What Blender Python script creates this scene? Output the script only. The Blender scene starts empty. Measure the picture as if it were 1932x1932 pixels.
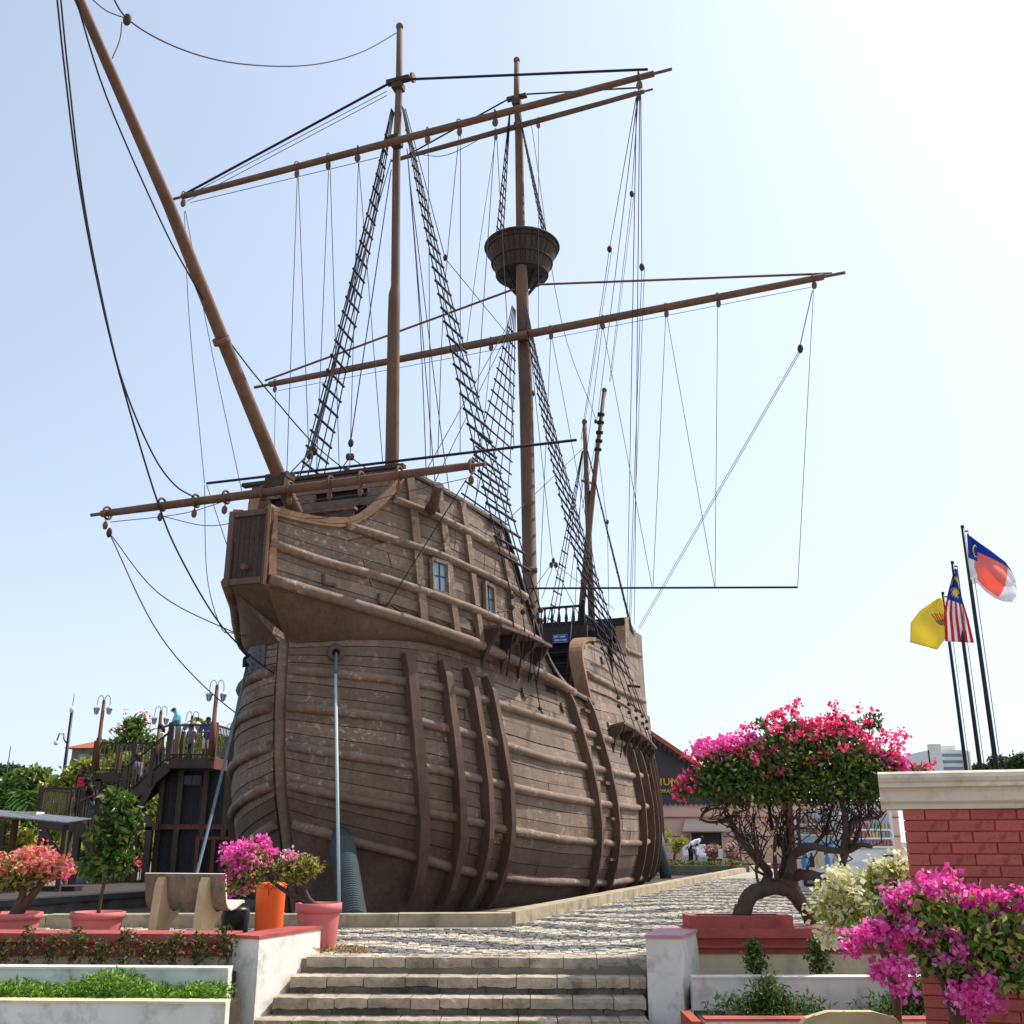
import bpy, bmesh, math, random
import numpy as np
from mathutils import Vector, Matrix, Euler
R=math.radians
scn=bpy.context.scene
# ---------------------------------------------------------------- camera, sky, sun, exposure
F=1932.; TH=math.atan(.322); CZ=1.08
cd=bpy.data.cameras.new('camera'); cam=bpy.data.objects.new('camera',cd); scn.collection.objects.link(cam)
cam.location=(0,0,CZ); cam.rotation_euler=(math.pi/2+TH,0,0)
cd.sensor_width=36; cd.sensor_fit='HORIZONTAL'; cd.lens=36*F/1932.; cd.clip_start=.05; cd.clip_end=5000
scn.camera=cam
SUN_AZ,SUN_EL=R(60),R(52)
w=bpy.data.worlds.new('World'); scn.world=w; w.use_nodes=True
nt=w.node_tree; sky=nt.nodes.new('ShaderNodeTexSky'); sky.sky_type='NISHITA'; sky.sun_disc=False
sky.sun_elevation=SUN_EL; sky.sun_rotation=SUN_AZ; sky.air_density=1.0; sky.dust_density=1.6; sky.ozone_density=1.3; sky.altitude=0
bg=nt.nodes['Background']; bg.inputs[1].default_value=.122
# hazy tropical air: the clear sky is veiled evenly by pale haze, thickest towards the horizon all the way round
geo=nt.nodes.new('ShaderNodeNewGeometry'); sep=nt.nodes.new('ShaderNodeSeparateXYZ'); nt.links.new(geo.outputs['Incoming'],sep.inputs[0])
ab=nt.nodes.new('ShaderNodeMath'); ab.operation='ABSOLUTE'; nt.links.new(sep.outputs['Z'],ab.inputs[0])
hr=nt.nodes.new('ShaderNodeValToRGB'); nt.links.new(ab.outputs[0],hr.inputs[0]); e=hr.color_ramp.elements
e[0].position=0; e[0].color=(.95,.95,.95,1); e[1].position=.85; e[1].color=(.2,.2,.2,1); q=e.new(.3); q.color=(.5,.5,.5,1)
hm=nt.nodes.new('ShaderNodeMix'); hm.data_type='RGBA'; nt.links.new(hr.outputs[0],hm.inputs[0]); nt.links.new(sky.outputs[0],hm.inputs[6]); hm.inputs[7].default_value=(5.0,5.8,6.8,1)
# aureole of the veiled sun
sdv=(math.sin(SUN_AZ)*math.cos(SUN_EL),math.cos(SUN_AZ)*math.cos(SUN_EL),math.sin(SUN_EL))
dp=nt.nodes.new('ShaderNodeVectorMath'); dp.operation='DOT_PRODUCT'; nt.links.new(geo.outputs['Incoming'],dp.inputs[0]); dp.inputs[1].default_value=tuple(-v for v in sdv)
mx0=nt.nodes.new('ShaderNodeMath'); mx0.operation='MAXIMUM'; mx0.inputs[1].default_value=0; nt.links.new(dp.outputs['Value'],mx0.inputs[0])
pw=nt.nodes.new('ShaderNodeMath'); pw.operation='POWER'; pw.inputs[1].default_value=1.7; nt.links.new(mx0.outputs[0],pw.inputs[0])
gl=nt.nodes.new('ShaderNodeMix'); gl.data_type='RGBA'; gl.blend_type='ADD'; gl.inputs[0].default_value=1; nt.links.new(hm.outputs[2],gl.inputs[6])
gc=nt.nodes.new('ShaderNodeMix'); gc.data_type='RGBA'; nt.links.new(pw.outputs[0],gc.inputs[0]); gc.inputs[6].default_value=(0,0,0,1); gc.inputs[7].default_value=(2.0,2.1,2.1,1)
nt.links.new(gc.outputs[2],gl.inputs[7]); nt.links.new(gl.outputs[2],bg.inputs[0])
sl=bpy.data.lights.new('sun','SUN'); sl.energy=4.0; sl.angle=R(.6); sl.color=(1,.93,.84)
so=bpy.data.objects.new('sun',sl); scn.collection.objects.link(so)
sd=Vector((math.sin(SUN_AZ)*math.cos(SUN_EL),math.cos(SUN_AZ)*math.cos(SUN_EL),math.sin(SUN_EL)))
so.rotation_euler=sd.to_track_quat('Z','Y').to_euler(); so.location=(30,10,40)
vs=scn.view_settings; vs.view_transform='Standard'; vs.look='None'; vs.gamma=1; vs.exposure=.46
# ---------------------------------------------------------------- pixel -> direction (photo read at 1932 px)
AZ=R(19.05); U=Vector((math.sin(AZ),math.cos(AZ),0)); V=Vector((math.cos(AZ),-math.sin(AZ),0)); SHIP=Vector((-3.82,18.15,0))
CAM=Vector((0,0,CZ))
def ray(x,y):
    a=(x-966)/F; b=(966-y)/F
    return Vector((a,math.cos(TH)-b*math.sin(TH),math.sin(TH)+b*math.cos(TH)))
def loc(p): q=p-SHIP; return Vector((q.dot(V),q.dot(U),q.z))          # ship frame (b, s, z)
def onb(x,y,b=0): d=ray(x,y); return loc(CAM+d*((b-(CAM-SHIP).dot(V))/d.dot(V)))
def ons(x,y,s): d=ray(x,y); return loc(CAM+d*((s-(CAM-SHIP).dot(U))/d.dot(U)))
def onz(x,y,z=0): d=ray(x,y); return CAM+d*((z-CZ)/d.z)
def ony(x,y,Y): d=ray(x,y); return CAM+d*(Y/d.y)
rnd=random.Random(7); rng=np.random.default_rng(11)
# ---------------------------------------------------------------- helpers
COL=scn.collection; ORG={}
def lin(c): return tuple(((v/255)/12.92 if v/255<=.04045 else ((v/255+.055)/1.055)**2.4) for v in c)
def tag(o,label=None,cat=None,group=None,kind=None):
    if label: o['label']=label
    if cat: o['category']=cat
    if group: o['group']=group
    if kind: o['kind']=kind
    return o
def thing(name,label,cat,at=(0,0,0),group=None):
    o=bpy.data.objects.new(name,None); o.empty_display_size=.1; COL.objects.link(o); o.location=at
    ORG[o.name]=Vector(at); return tag(o,label,cat,group)
def root(o):
    while o.parent: o=o.parent
    return o
def inst(name,me,parent=None,mat=None,at=None):
    """an object that uses mesh me; at = world (or ship-frame) matrix or position"""
    o=bpy.data.objects.new(name,me); COL.objects.link(o)
    off=Vector((0,0,0))
    if parent is not None:
        o.parent=parent; off=ORG.get(root(parent).name,off)
        if parent.parent is not None:
            off=off+parent.matrix_basis.translation
            q=parent.parent
            while q.parent is not None: off=off+q.matrix_basis.translation; q=q.parent
    if at is not None:
        m=at.copy() if isinstance(at,Matrix) else Matrix.Translation(at)
        m.translation=m.translation-off; o.matrix_basis=m
    return o
class MB:
    def __init__(s): s.v=[]; s.f=[]; s.m=[]; s.sm=[]
    def add(s,vs,fs,mi=0,sm=False):
        n=len(s.v); s.v+=[tuple(p) for p in vs]; s.f+=[tuple(i+n for i in f) for f in fs]; s.m+=[mi]*len(fs); s.sm+=[sm]*len(fs); return s
    def box(s,c,d,rz=0,mi=0,rot=None,taper=1):
        M=rot or Matrix.Rotation(rz,3,'Z'); x,y,z=d[0]/2,d[1]/2,d[2]/2
        P=[Vector(c)+M@Vector((i*x*(taper if k>0 else 1),j*y*(taper if k>0 else 1),k*z)) for k in (-1,1) for j in (-1,1) for i in (-1,1)]
        return s.add(P,[(0,2,3,1),(4,5,7,6),(0,1,5,4),(2,6,7,3),(0,4,6,2),(1,3,7,5)],mi)
    def bar(s,p,q,w,h=None,mi=0,up=(0,0,1)):
        h=h or w; p=Vector(p);q=Vector(q);d=(q-p).normalized();u=Vector(up)
        if abs(d.dot(u))>.98: u=Vector((0,1,0))
        x=d.cross(u).normalized();y=x.cross(d)
        P=[e+x*(i*w/2)+y*(j*h/2) for e in (p,q) for j in (-1,1) for i in (-1,1)]
        return s.add(P,[(0,2,3,1),(4,5,7,6),(0,1,5,4),(2,6,7,3),(0,4,6,2),(1,3,7,5)],mi)
    def tube(s,pts,r,n=8,mi=0,caps=True,sm=True):
        pts=[Vector(p) for p in pts]; k=len(pts); r=[r]*k if not hasattr(r,'__len__') else list(r)
        vs=[];x=None
        for i,p in enumerate(pts):
            d=(pts[min(i+1,k-1)]-pts[max(i-1,0)]).normalized()
            if x is None:
                x=d.orthogonal().normalized()
            else:
                x=(x-d*x.dot(d)); x=x.normalized() if x.length>1e-6 else d.orthogonal().normalized()
            y=d.cross(x)
            vs+=[p+(x*math.cos(2*math.pi*j/n)+y*math.sin(2*math.pi*j/n))*r[i] for j in range(n)]
        fs=[(i*n+j,i*n+(j+1)%n,(i+1)*n+(j+1)%n,(i+1)*n+j) for i in range(k-1) for j in range(n)]
        s.add(vs,fs,mi,sm)
        if caps: 
            b=len(s.v)-len(vs); s.f+=[tuple(b+j for j in reversed(range(n))),tuple(b+(k-1)*n+j for j in range(n))]; s.m+=[mi]*2; s.sm+=[False]*2
        return s
    def lathe(s,prof,c=(0,0,0),n=16,mi=0,sm=True,M=None):
        c=Vector(c);vs=[]
        for r,z in prof:
            for j in range(n):
                p=Vector((r*math.cos(2*math.pi*j/n),r*math.sin(2*math.pi*j/n),z)); vs.append(c+(M@p if M else p))
        k=len(prof); fs=[(i*n+j,i*n+(j+1)%n,(i+1)*n+(j+1)%n,(i+1)*n+j) for i in range(k-1) for j in range(n)]
        fs+=[tuple(reversed(range(n))),tuple((k-1)*n+j for j in range(n))]
        s.add(vs,fs,mi,sm); return s
    def prism(s,poly,O,X,Y,N,mi=0):
        """polygon (x,y) in plane O+xX+yY, extruded along vector N"""
        O=Vector(O);X=Vector(X);Y=Vector(Y);N=Vector(N);k=len(poly)
        a=[O+X*p[0]+Y*p[1] for p in poly]; b=[q+N for q in a]
        return s.add(a+b,[tuple(range(k))[::-1],tuple(range(k,2*k))]+[(i,(i+1)%k,k+(i+1)%k,k+i) for i in range(k)],mi)
    def grid(s,rows,mi=0,sm=True,flip=False):
        n=len(rows[0]);vs=[p for r in rows for p in r]
        fs=[(i*n+j,i*n+j+1,(i+1)*n+j+1,(i+1)*n+j) for i in range(len(rows)-1) for j in range(n-1)]
        if flip: fs=[f[::-1] for f in fs]
        return s.add(vs,fs,mi,sm)
    def ball(s,c,r,n=8,mi=0,sc=(1,1,1)):
        prof=[(math.sin(math.pi*i/n)*r+1e-4,-math.cos(math.pi*i/n)*r) for i in range(n+1)]
        return s.lathe(prof,c,max(8,n),mi,True,Matrix.Diagonal(sc))
    def mesh(s,name,mats,off=(0,0,0)):
        me=bpy.data.meshes.new(name); o=Vector(off)
        me.from_pydata([(p[0]-o.x,p[1]-o.y,p[2]-o.z) for p in s.v],[],s.f)
        for m in (mats if isinstance(mats,(list,tuple)) else [mats]): me.materials.append(m)
        me.polygons.foreach_set('material_index',s.m); me.polygons.foreach_set('use_smooth',s.sm); me.update(); return me
    def build(s,name,mats,parent=None):
        off=ORG.get(root(parent).name,Vector((0,0,0))) if parent is not None else Vector((0,0,0))
        o=bpy.data.objects.new(name,s.mesh(name,mats,off)); COL.objects.link(o)
        if parent is not None: o.parent=parent
        return o
    def alone(s,name,mats,label,cat,at=(0,0,0),group=None):
        """a top-level thing that is one mesh"""
        o=bpy.data.objects.new(name,s.mesh(name,mats,at)); COL.objects.link(o); o.location=at; ORG[o.name]=Vector(at); return tag(o,label,cat,group)
    def struct(s,name,mats,kind='structure'):
        o=bpy.data.objects.new(name,s.mesh(name,mats)); COL.objects.link(o); ORG[o.name]=Vector((0,0,0)); o['kind']=kind; return o
def sag(p,q,d,n=10):
    p=Vector(p);q=Vector(q); return [p.lerp(q,i/n)-Vector((0,0,4*d*(i/n)*(1-i/n))) for i in range(n+1)]
def interp(x,t): return float(np.interp(x,[a for a,b in t],[b for a,b in t]))
# ---------------------------------------------------------------- materials
def nmat(name):
    m=bpy.data.materials.new(name); m.use_nodes=True; t=m.node_tree; return m,t,t.nodes['Principled BSDF'],t.nodes,t.links
def mixc(N,L,fac,a,b,mode='MIX'):
    n=N.new('ShaderNodeMix'); n.data_type='RGBA'; n.blend_type=mode
    for k,v in ((0,fac),(6,a),(7,b)):
        if hasattr(v,'links'): L.new(v,n.inputs[k])
        elif k==0: n.inputs[0].default_value=v
        else: n.inputs[k].default_value=(*v,1)
    return n.outputs[2]
def noise(N,L,co,scale,detail=4,rough=.6,stretch=None):
    n=N.new('ShaderNodeTexNoise'); n.inputs['Scale'].default_value=scale; n.inputs['Detail'].default_value=detail; n.inputs['Roughness'].default_value=rough
    if stretch:
        m=N.new('ShaderNodeMapping'); m.inputs['Scale'].default_value=stretch; L.new(co,m.inputs[0]); co=m.outputs[0]
    L.new(co,n.inputs['Vector']); return n.outputs[0]
def ramp(N,L,v,stops):
    r=N.new('ShaderNodeValToRGB'); e=r.color_ramp.elements
    while len(e)<len(stops): e.new(.5)
    for i,(p,c) in enumerate(stops): e[i].position=p; e[i].color=(*c,1) if len(c)==3 else c
    L.new(v,r.inputs[0]); return r.outputs[0]
def g3(v): return (v,v,v)
def mat(name,col,rough=.75,var=.25,scale=3.,bump=.3,bscale=30.,metal=0,rand=0.,stain=None,stain_amt=.5,stain_scale=1.2,stretch=None,spec=.3,bdist=.01,coat=0):
    """plain procedural surface: base colour, mottling, optional stains, fine relief; rand varies brightness per object"""
    m,t,b,N,L=nmat(name); c=lin(col)
    co=N.new('ShaderNodeTexCoord').outputs['Object']
    n1=noise(N,L,co,scale,5,.6,stretch)
    out=mixc(N,L,1,c,ramp(N,L,n1,[(.3,g3(1-var)),(.7,g3(1+var*.6))]),'MULTIPLY')
    if stain:
        n2=noise(N,L,co,stain_scale,6,.7); f=ramp(N,L,n2,[(.5,g3(0)),(.68,g3(stain_amt))]); out=mixc(N,L,f,out,lin(stain))
    if rand:
        oi=N.new('ShaderNodeObjectInfo').outputs['Random']; out=mixc(N,L,1,out,ramp(N,L,oi,[(0,g3(1-rand)),(1,g3(1+rand*.7))]),'MULTIPLY')
    L.new(out,b.inputs['Base Color']); b.inputs['Metallic'].default_value=metal; b.inputs['Specular IOR Level'].default_value=spec
    n3=noise(N,L,co,bscale,5,.6,stretch); L.new(ramp(N,L,n3,[(.2,g3(max(rough-.12,.05))),(.8,g3(min(rough+.1,1)))]),b.inputs['Roughness'])
    if coat: b.inputs['Coat Weight'].default_value=coat
    if bump:
        bp=N.new('ShaderNodeBump'); bp.inputs['Strength'].default_value=bump; bp.inputs['Distance'].default_value=bdist; L.new(n3,bp.inputs['Height']); L.new(bp.outputs[0],b.inputs['Normal'])
    return m
def island_mat(name,stops,rough=.6,trans=.25,noise_sc=0):
    """leaves and bracts: colour differs from leaf to leaf"""
    m,t,b,N,L=nmat(name); ri=N.new('ShaderNodeNewGeometry').outputs['Random Per Island']
    c=ramp(N,L,ri,[(p,lin(k)) for p,k in stops]); L.new(c,b.inputs['Base Color']); b.inputs['Roughness'].default_value=rough; b.inputs['Specular IOR Level'].default_value=.25
    if trans:
        tr=N.new('ShaderNodeBsdfTranslucent'); L.new(c,tr.inputs[0]); mx=N.new('ShaderNodeMixShader'); mx.inputs[0].default_value=trans
        L.new(b.outputs[0],mx.inputs[1]); L.new(tr.outputs[0],mx.inputs[2]); L.new(mx.outputs[0],N['Material Output'].inputs[0])
    return m
def wood(name,col,flake=.0,rand=.24,grain=(18,1.2,18),rough=.75,low=None,var=.3,gs=1.):
    """weathered planking: long grain, uneven fading, flaked pale paint with its own ragged edges"""
    m,t,b,N,L=nmat(name); co=N.new('ShaderNodeTexCoord').outputs['Object']; oi=N.new('ShaderNodeObjectInfo').outputs['Random']
    c=lin(col); g=noise(N,L,co,gs,6,.65,grain); f=noise(N,L,co,.9,5,.6)
    out=mixc(N,L,1,c,ramp(N,L,g,[(.25,g3(1-var)),(.5,g3(1)),(.8,g3(1+var*.7))]),'MULTIPLY')
    out=mixc(N,L,1,out,ramp(N,L,f,[(.3,(.80,.77,.75)),(.7,(1.2,1.18,1.15))]),'MULTIPLY')
    sk=noise(N,L,co,1.0,5,.7,(5,5,.35)); out=mixc(N,L,1,out,ramp(N,L,sk,[(.35,(.86,.85,.84)),(.6,(1.06,1.06,1.06))]),'MULTIPLY')
    if rand: out=mixc(N,L,1,out,ramp(N,L,oi,[(0,g3(1-rand)),(1,g3(1+rand))]),'MULTIPLY')
    d=noise(N,L,co,5,6,.7,(1,.35,1.6)); out=mixc(N,L,ramp(N,L,d,[(.56,g3(0)),(.72,g3(.4))]),out,tuple(v*.45 for v in c))
    hgt=g
    if flake:
        a=noise(N,L,co,11,6,.8,(1,.4,1)); k=noise(N,L,co,.9,4,.6)
        fa=ramp(N,L,a,[(.56,g3(0)),(.60,g3(1))]); fk=ramp(N,L,k,[(.45,g3(0)),(.58,g3(flake))])
        fm=N.new('ShaderNodeMath'); fm.operation='MULTIPLY'; L.new(fa,fm.inputs[0]); L.new(fk,fm.inputs[1])
        out=mixc(N,L,fm.outputs[0],out,lin((196,186,172)))
    L.new(out,b.inputs['Base Color']); b.inputs['Roughness'].default_value=rough; b.inputs['Specular IOR Level'].default_value=.3
    bp=N.new('ShaderNodeBump'); bp.inputs['Strength'].default_value=.45; bp.inputs['Distance'].default_value=.012; L.new(hgt,bp.inputs['Height']); L.new(bp.outputs[0],b.inputs['Normal'])
    return m
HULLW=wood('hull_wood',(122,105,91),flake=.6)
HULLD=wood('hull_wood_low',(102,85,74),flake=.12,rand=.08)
WALE=wood('wale_wood',(124,104,89),flake=.7,rand=.1,grain=(10,.8,10))
SKID=wood('skid_wood',(98,79,68),flake=.05,rand=.08,grain=(12,12,1))
TRIM=wood('trim_wood',(144,110,84),flake=.0,rand=.08)
MAST=wood('mast_wood',(116,89,73),flake=0,rand=.1,grain=(9,9,.7),var=.18)
DARKW=wood('dark_wood',(70,58,50),flake=0,rand=.15)
BLACKW=wood('black_wood',(46,42,42),flake=0,rand=.15)
ROPE=mat('rope_black',(36,38,44),.8,.2,40,.3,200)
ROPEG=mat('rope_grey',(70,72,74),.85,.2,40,.3,200)
RATL=mat('ratline_black',(30,33,44),.7,.2,30,.2,90)
BLOCKM=wood('block_wood',(112,80,64),flake=0,rand=.2)
IRON=mat('iron',(52,50,50),.6,.3,12,.3,60,metal=.3)
# ================================================================ setting
def slab(poly,z0,z1,name,m,kind='structure'):
    return MB().prism(poly,(0,0,z0),(1,0,0),(0,1,0),(0,0,z1-z0)).struct(name,m,kind)
GROUND=mat('ground_soil',(120,116,104),.95,.3,.4,.4,6)
ASPH=mat('forecourt_paving',(132,126,116),.9,.25,1.2,.4,40,stain=(80,76,70))
MORTAR=mat('mortar',(132,124,110),.95,.3,3,.6,60)
STONEW=mat('cobble_pale',(198,188,168),.85,.22,9,.7,60,stain=(146,136,118),stain_amt=.5,stain_scale=6,bdist=.006)
STONED=mat('cobble_dark',(120,118,112),.8,.25,9,.7,60,stain=(70,70,70),stain_amt=.5,stain_scale=6,bdist=.006)
KERB=mat('kerb_concrete',(176,162,134),.9,.25,3,.6,30,stain=(92,84,66),stain_amt=.75,stain_scale=2.4,rand=.1)
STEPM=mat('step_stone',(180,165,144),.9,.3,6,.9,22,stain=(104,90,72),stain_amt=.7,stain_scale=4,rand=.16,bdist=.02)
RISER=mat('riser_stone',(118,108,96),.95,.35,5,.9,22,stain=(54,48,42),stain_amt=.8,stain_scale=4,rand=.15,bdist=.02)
WHITE=mat('white_render',(226,222,212),.85,.12,2,.35,25,stain=(160,150,130),stain_amt=.7,stain_scale=3.2,stretch=(1,1,.5))
CREAM=mat('cream_render',(222,206,168),.88,.14,2,.25,25,stain=(150,138,112),stain_amt=.6,stain_scale=2.2)
REDP=mat('red_paint',(174,84,76),.7,.2,2.5,.35,30,stain=(116,66,60),stain_amt=.7,stain_scale=4)
SOIL=mat('soil',(66,54,42),1,.4,10,.8,40)
ground=MB().add([(-2500,-400,-.98),(2500,-400,-.98),(2500,4000,-.98),(-2500,4000,-.98)],[(0,1,2,3)]).struct('ground',GROUND)
forecourt=slab([(-26,-18),(26,-18),(26,10.2),(-26,10.2)],-.97,-.6,'forecourt',ASPH)
# plaza: mortar bed under set stones; beyond the built stones the bed's own material carries the pattern
def plaza_mat():
    m,t,b,N,L=nmat('plaza_bed'); co=N.new('ShaderNodeTexCoord').outputs['Object']
    vo=N.new('ShaderNodeTexVoronoi'); vo.inputs['Scale'].default_value=7.; L.new(co,vo.inputs['Vector'])
    wv=N.new('ShaderNodeTexWave'); wv.bands_direction='Y'; wv.inputs['Scale'].default_value=.28; wv.inputs['Distortion'].default_value=4; wv.inputs['Detail'].default_value=1; L.new(co,wv.inputs['Vector'])
    c=mixc(N,L,ramp(N,L,wv.outputs['Fac'],[(.46,g3(0)),(.54,g3(1))]),lin((120,118,112)),lin((198,188,168)))
    c=mixc(N,L,1,c,ramp(N,L,vo.outputs['Color'],[(0,g3(.7)),(1,g3(1.1))]),'MULTIPLY')
    L.new(c,b.inputs['Base Color']); b.inputs['Roughness'].default_value=.9; return m
def kx(y): return (y-15.3)*.345            # inner side of the long kerb
PL=slab([(-16,11.0),(-2.0,11.0),(1.4,10.8),(1.6,11.35),(26,11.4),(60,75),(20.6,75),(0,15.3),(-16,14.55)],-.96,-.02,'plaza',MORTAR)
far=slab([(kx(33.9)+.05,33.9),(24,33.9),(58,74.5),(20.7,74.5)],-.018,-.004,'plaza_far_paving',plaza_mat())
cob=[]; y=11.02
while y<33.9:
    h=.088+rnd.uniform(-.012,.016)+max(0,(y-17))*.0022
    xl=(kx(y+h)+.02) if y+h>15.25 else (-7.6 if y<14.6 else 1e9); 
    if y+h>14.55 and y<15.25: xl=-.02*(15.3-y)
    xr=.40*y+.6; x=xl+rnd.uniform(0,.06)
    while x<xr:
        wd=rnd.uniform(.075,.155)*(1+max(0,y-15)*.012)
        if not(x>1.5 and y<11.45) and not(-2.75<x+wd/2<-1.95 and y<11.5) and not (x<-2.05 and y<10.95):
            j=lambda a:rnd.uniform(-a,a)
            t=-.004+j(.008); g=.007; yy=y+.03*math.sin(x*2.3)
            q=[(x+g+j(.012),yy+g+j(.014),t+j(.004)),(x+wd-g+j(.012),yy+g+j(.014),t+j(.004)),(x+wd-g+j(.012),yy+h-g+j(.014),t+j(.004)),(x+g+j(.012),yy+h-g+j(.014),t+j(.004))]
            ph=math.sin(2*math.pi*(y/1.15)+2.9*math.sin(x*1.25+1.1*math.sin(y*.7)))
            cob.append((q,0 if ph>.05 else 1,math.hypot(x,y)))
        x+=wd
    y+=h
def cobgeo(mb,q,mi):
    cx=sum(p[0] for p in q)/4; cy=sum(p[1] for p in q)/4
    top=[(cx+(p[0]-cx)*.9,cy+(p[1]-cy)*.88,p[2]) for p in q]; low=[(p[0],p[1],p[2]-.012) for p in q]; bot=[(p[0],p[1],-.05) for p in q]
    mb.add(top+low+bot,[(0,1,2,3),(0,4,5,1),(1,5,6,2),(2,6,7,3),(3,7,4,0),(4,8,9,5),(5,9,10,6),(6,10,11,7),(7,11,8,4)],mi)
cob.sort(key=lambda c:c[2]); vis=[c for c in cob if -2.0<c[0][0][0]<1.7 and c[0][0][1]<14.5]; near=set(id(c) for c in vis[:300])
mb=MB()
for c in cob:
    if id(c) in near:
        o=MB(); cobgeo(o,c[0],0); o.build('cobble',STONED if c[1] else STONEW,PL)
    else: cobgeo(mb,c[0],c[1])
tag(mb.build('cobbles',[STONEW,STONED],PL),kind='stuff')
# the ship's plinth: sunken bed, kerb stones along both visible sides
BED=mat('plinth_floor',(70,62,54),.95,.3,2,.4,20)
bed=slab([(-16,14.7),(0,15.4),(20.0,73),(-6,73)],-.955,-.12,'plinth_floor',BED)
kerb=MB().bar((-9.2,14.55,.02),(-.12,15.12,.02),.26,.08).struct('kerb',KERB)
def kerbrun(a,b,n,wd=.32):
    a=Vector(a);b=Vector(b)
    for i in range(n):
        p=a.lerp(b,(i+.004)/n);q=a.lerp(b,(i+.996)/n); dz=rnd.uniform(-.006,.006)
        MB().bar(p+Vector((0,0,-.06+dz)),q+Vector((0,0,-.06+dz)),wd,.42).build('kerb_stone',KERB,kerb)
kerbrun((.0,15.13,0),(-9.3,14.55,0),6,.28)
K0=Vector((-.05,15.18,0)); kerbrun(K0+V*-.1+U*.16,K0+V*-.1+U*36.2,18,.3)
sb=SHIP-V*4.35-U*4.0
# low concrete wall along the ship's far side, with a dark coping
SBW=mat('old_concrete',(120,118,108),.92,.3,2,.5,20,stain=(62,60,56),stain_amt=.8,stain_scale=1.6)
mbw=MB().bar(sb+Vector((0,0,-.34)),sb+U*40+Vector((0,0,-.34)),.3,.8)
mbw.bar(sb+Vector((0,0,.11)),sb+U*40+Vector((0,0,.11)),.42,.1,1); bw=mbw.alone('basin_wall',[SBW,mat('coping_dark',(92,90,84),.9,.3,3,.4,20)],'low grey concrete wall with dark coping left of the ship','wall',tuple(sb))
# steps
stp=MB().prism([(-2.3,10.1),(1.6,10.1),(1.5,11.0),(-2.0,11.0)],(0,0,-.62),(1,0,0),(0,1,0),(0,0,.02)).struct('steps',RISER)
for k in range(4):
    z=-.145*k; a=Vector((-2.03-.09*k,10.97-.30*k,z)); b=Vector(((1.52,1.27,1.26,1.22)[k],10.80-.25*k,z)); d=(b-a).normalized(); nrm=Vector((d.y,-d.x,0)); L_=(b-a).length
    x=0
    while x<L_-.05:
        wd=min(rnd.uniform(.24,.40),L_-x); p=a+d*(x+.004); q=a+d*(x+wd-.004)
        m_=6; top=[];mid=[];bt=[];bk=[]
        hgt=rnd.uniform(.078,.1)
        for i in range(m_+1):
            c=p.lerp(q,i/m_); e=1 if 0<i<m_ else .2
            top.append(c+nrm*(rnd.uniform(-.005,.007))*e+Vector((0,0,rnd.uniform(-.005,.002)))); mid.append(c+nrm*(rnd.uniform(.004,.013)*e)+Vector((0,0,-hgt*.4)))
            bt.append(c+nrm*(rnd.uniform(-.008,.006))*e+Vector((0,0,-hgt+rnd.uniform(-.008,.006)))); bk.append(c-nrm*.34+Vector((0,0,rnd.uniform(-.004,.002))))
        bb=[v-nrm*.34 for v in bt]
        g=MB().grid([bk,top,mid,bt,bb],0,False); n=m_+1
        g.add([bk[0],top[0],mid[0],bt[0],bb[0]],[(0,4,3,2,1)]); g.add([bk[-1],top[-1],mid[-1],bt[-1],bb[-1]],[(0,1,2,3,4)])
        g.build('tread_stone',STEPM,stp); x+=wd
    x=0
    while x<L_-.05:
        wd=min(rnd.uniform(.3,.6),L_-x); p=a+d*(x+.003)-nrm*.2+Vector((0,0,-.117)); q=a+d*(x+wd-.003)-nrm*.2+Vector((0,0,-.117))
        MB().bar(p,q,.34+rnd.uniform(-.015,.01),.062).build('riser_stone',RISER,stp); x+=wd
# ================================================================ the ship (built in its own frame: x = abeam, y = aft, z = up)
ship=thing('sailing_ship','large weathered brown wooden sailing ship with three masts standing on the plaza','ship',(0,0,0))
ship.location=SHIP; ship.rotation_euler=(0,0,-AZ)
GS=[0,.12,.35,.7,1.3,2.2,3.6,5.5,8.5,12,15,18,22,26,29,30]; GB=[.07,.55,1.0,1.5,2.08,2.58,2.98,3.25,3.38,3.3,3.02,2.6,1.95,1.25,.6,.05]
PZ=[-.6,0,.4,.8,1.3,2,2.8,3.6,4.4,5.4,7,9]; PB=[.62,.80,.88,.945,.99,1.0,.97,.92,.865,.80,.72,.68]; PA=[.75,.88,.94,.975,1.0,1.0,.97,.92,.865,.80,.72,.68]
TZ=[-.6,.2,1.15,1.83,2.52,3.23,4.3,6]; TS=[.7,.38,0,-.26,-.4,-.48,-.5,-.5]
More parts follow.
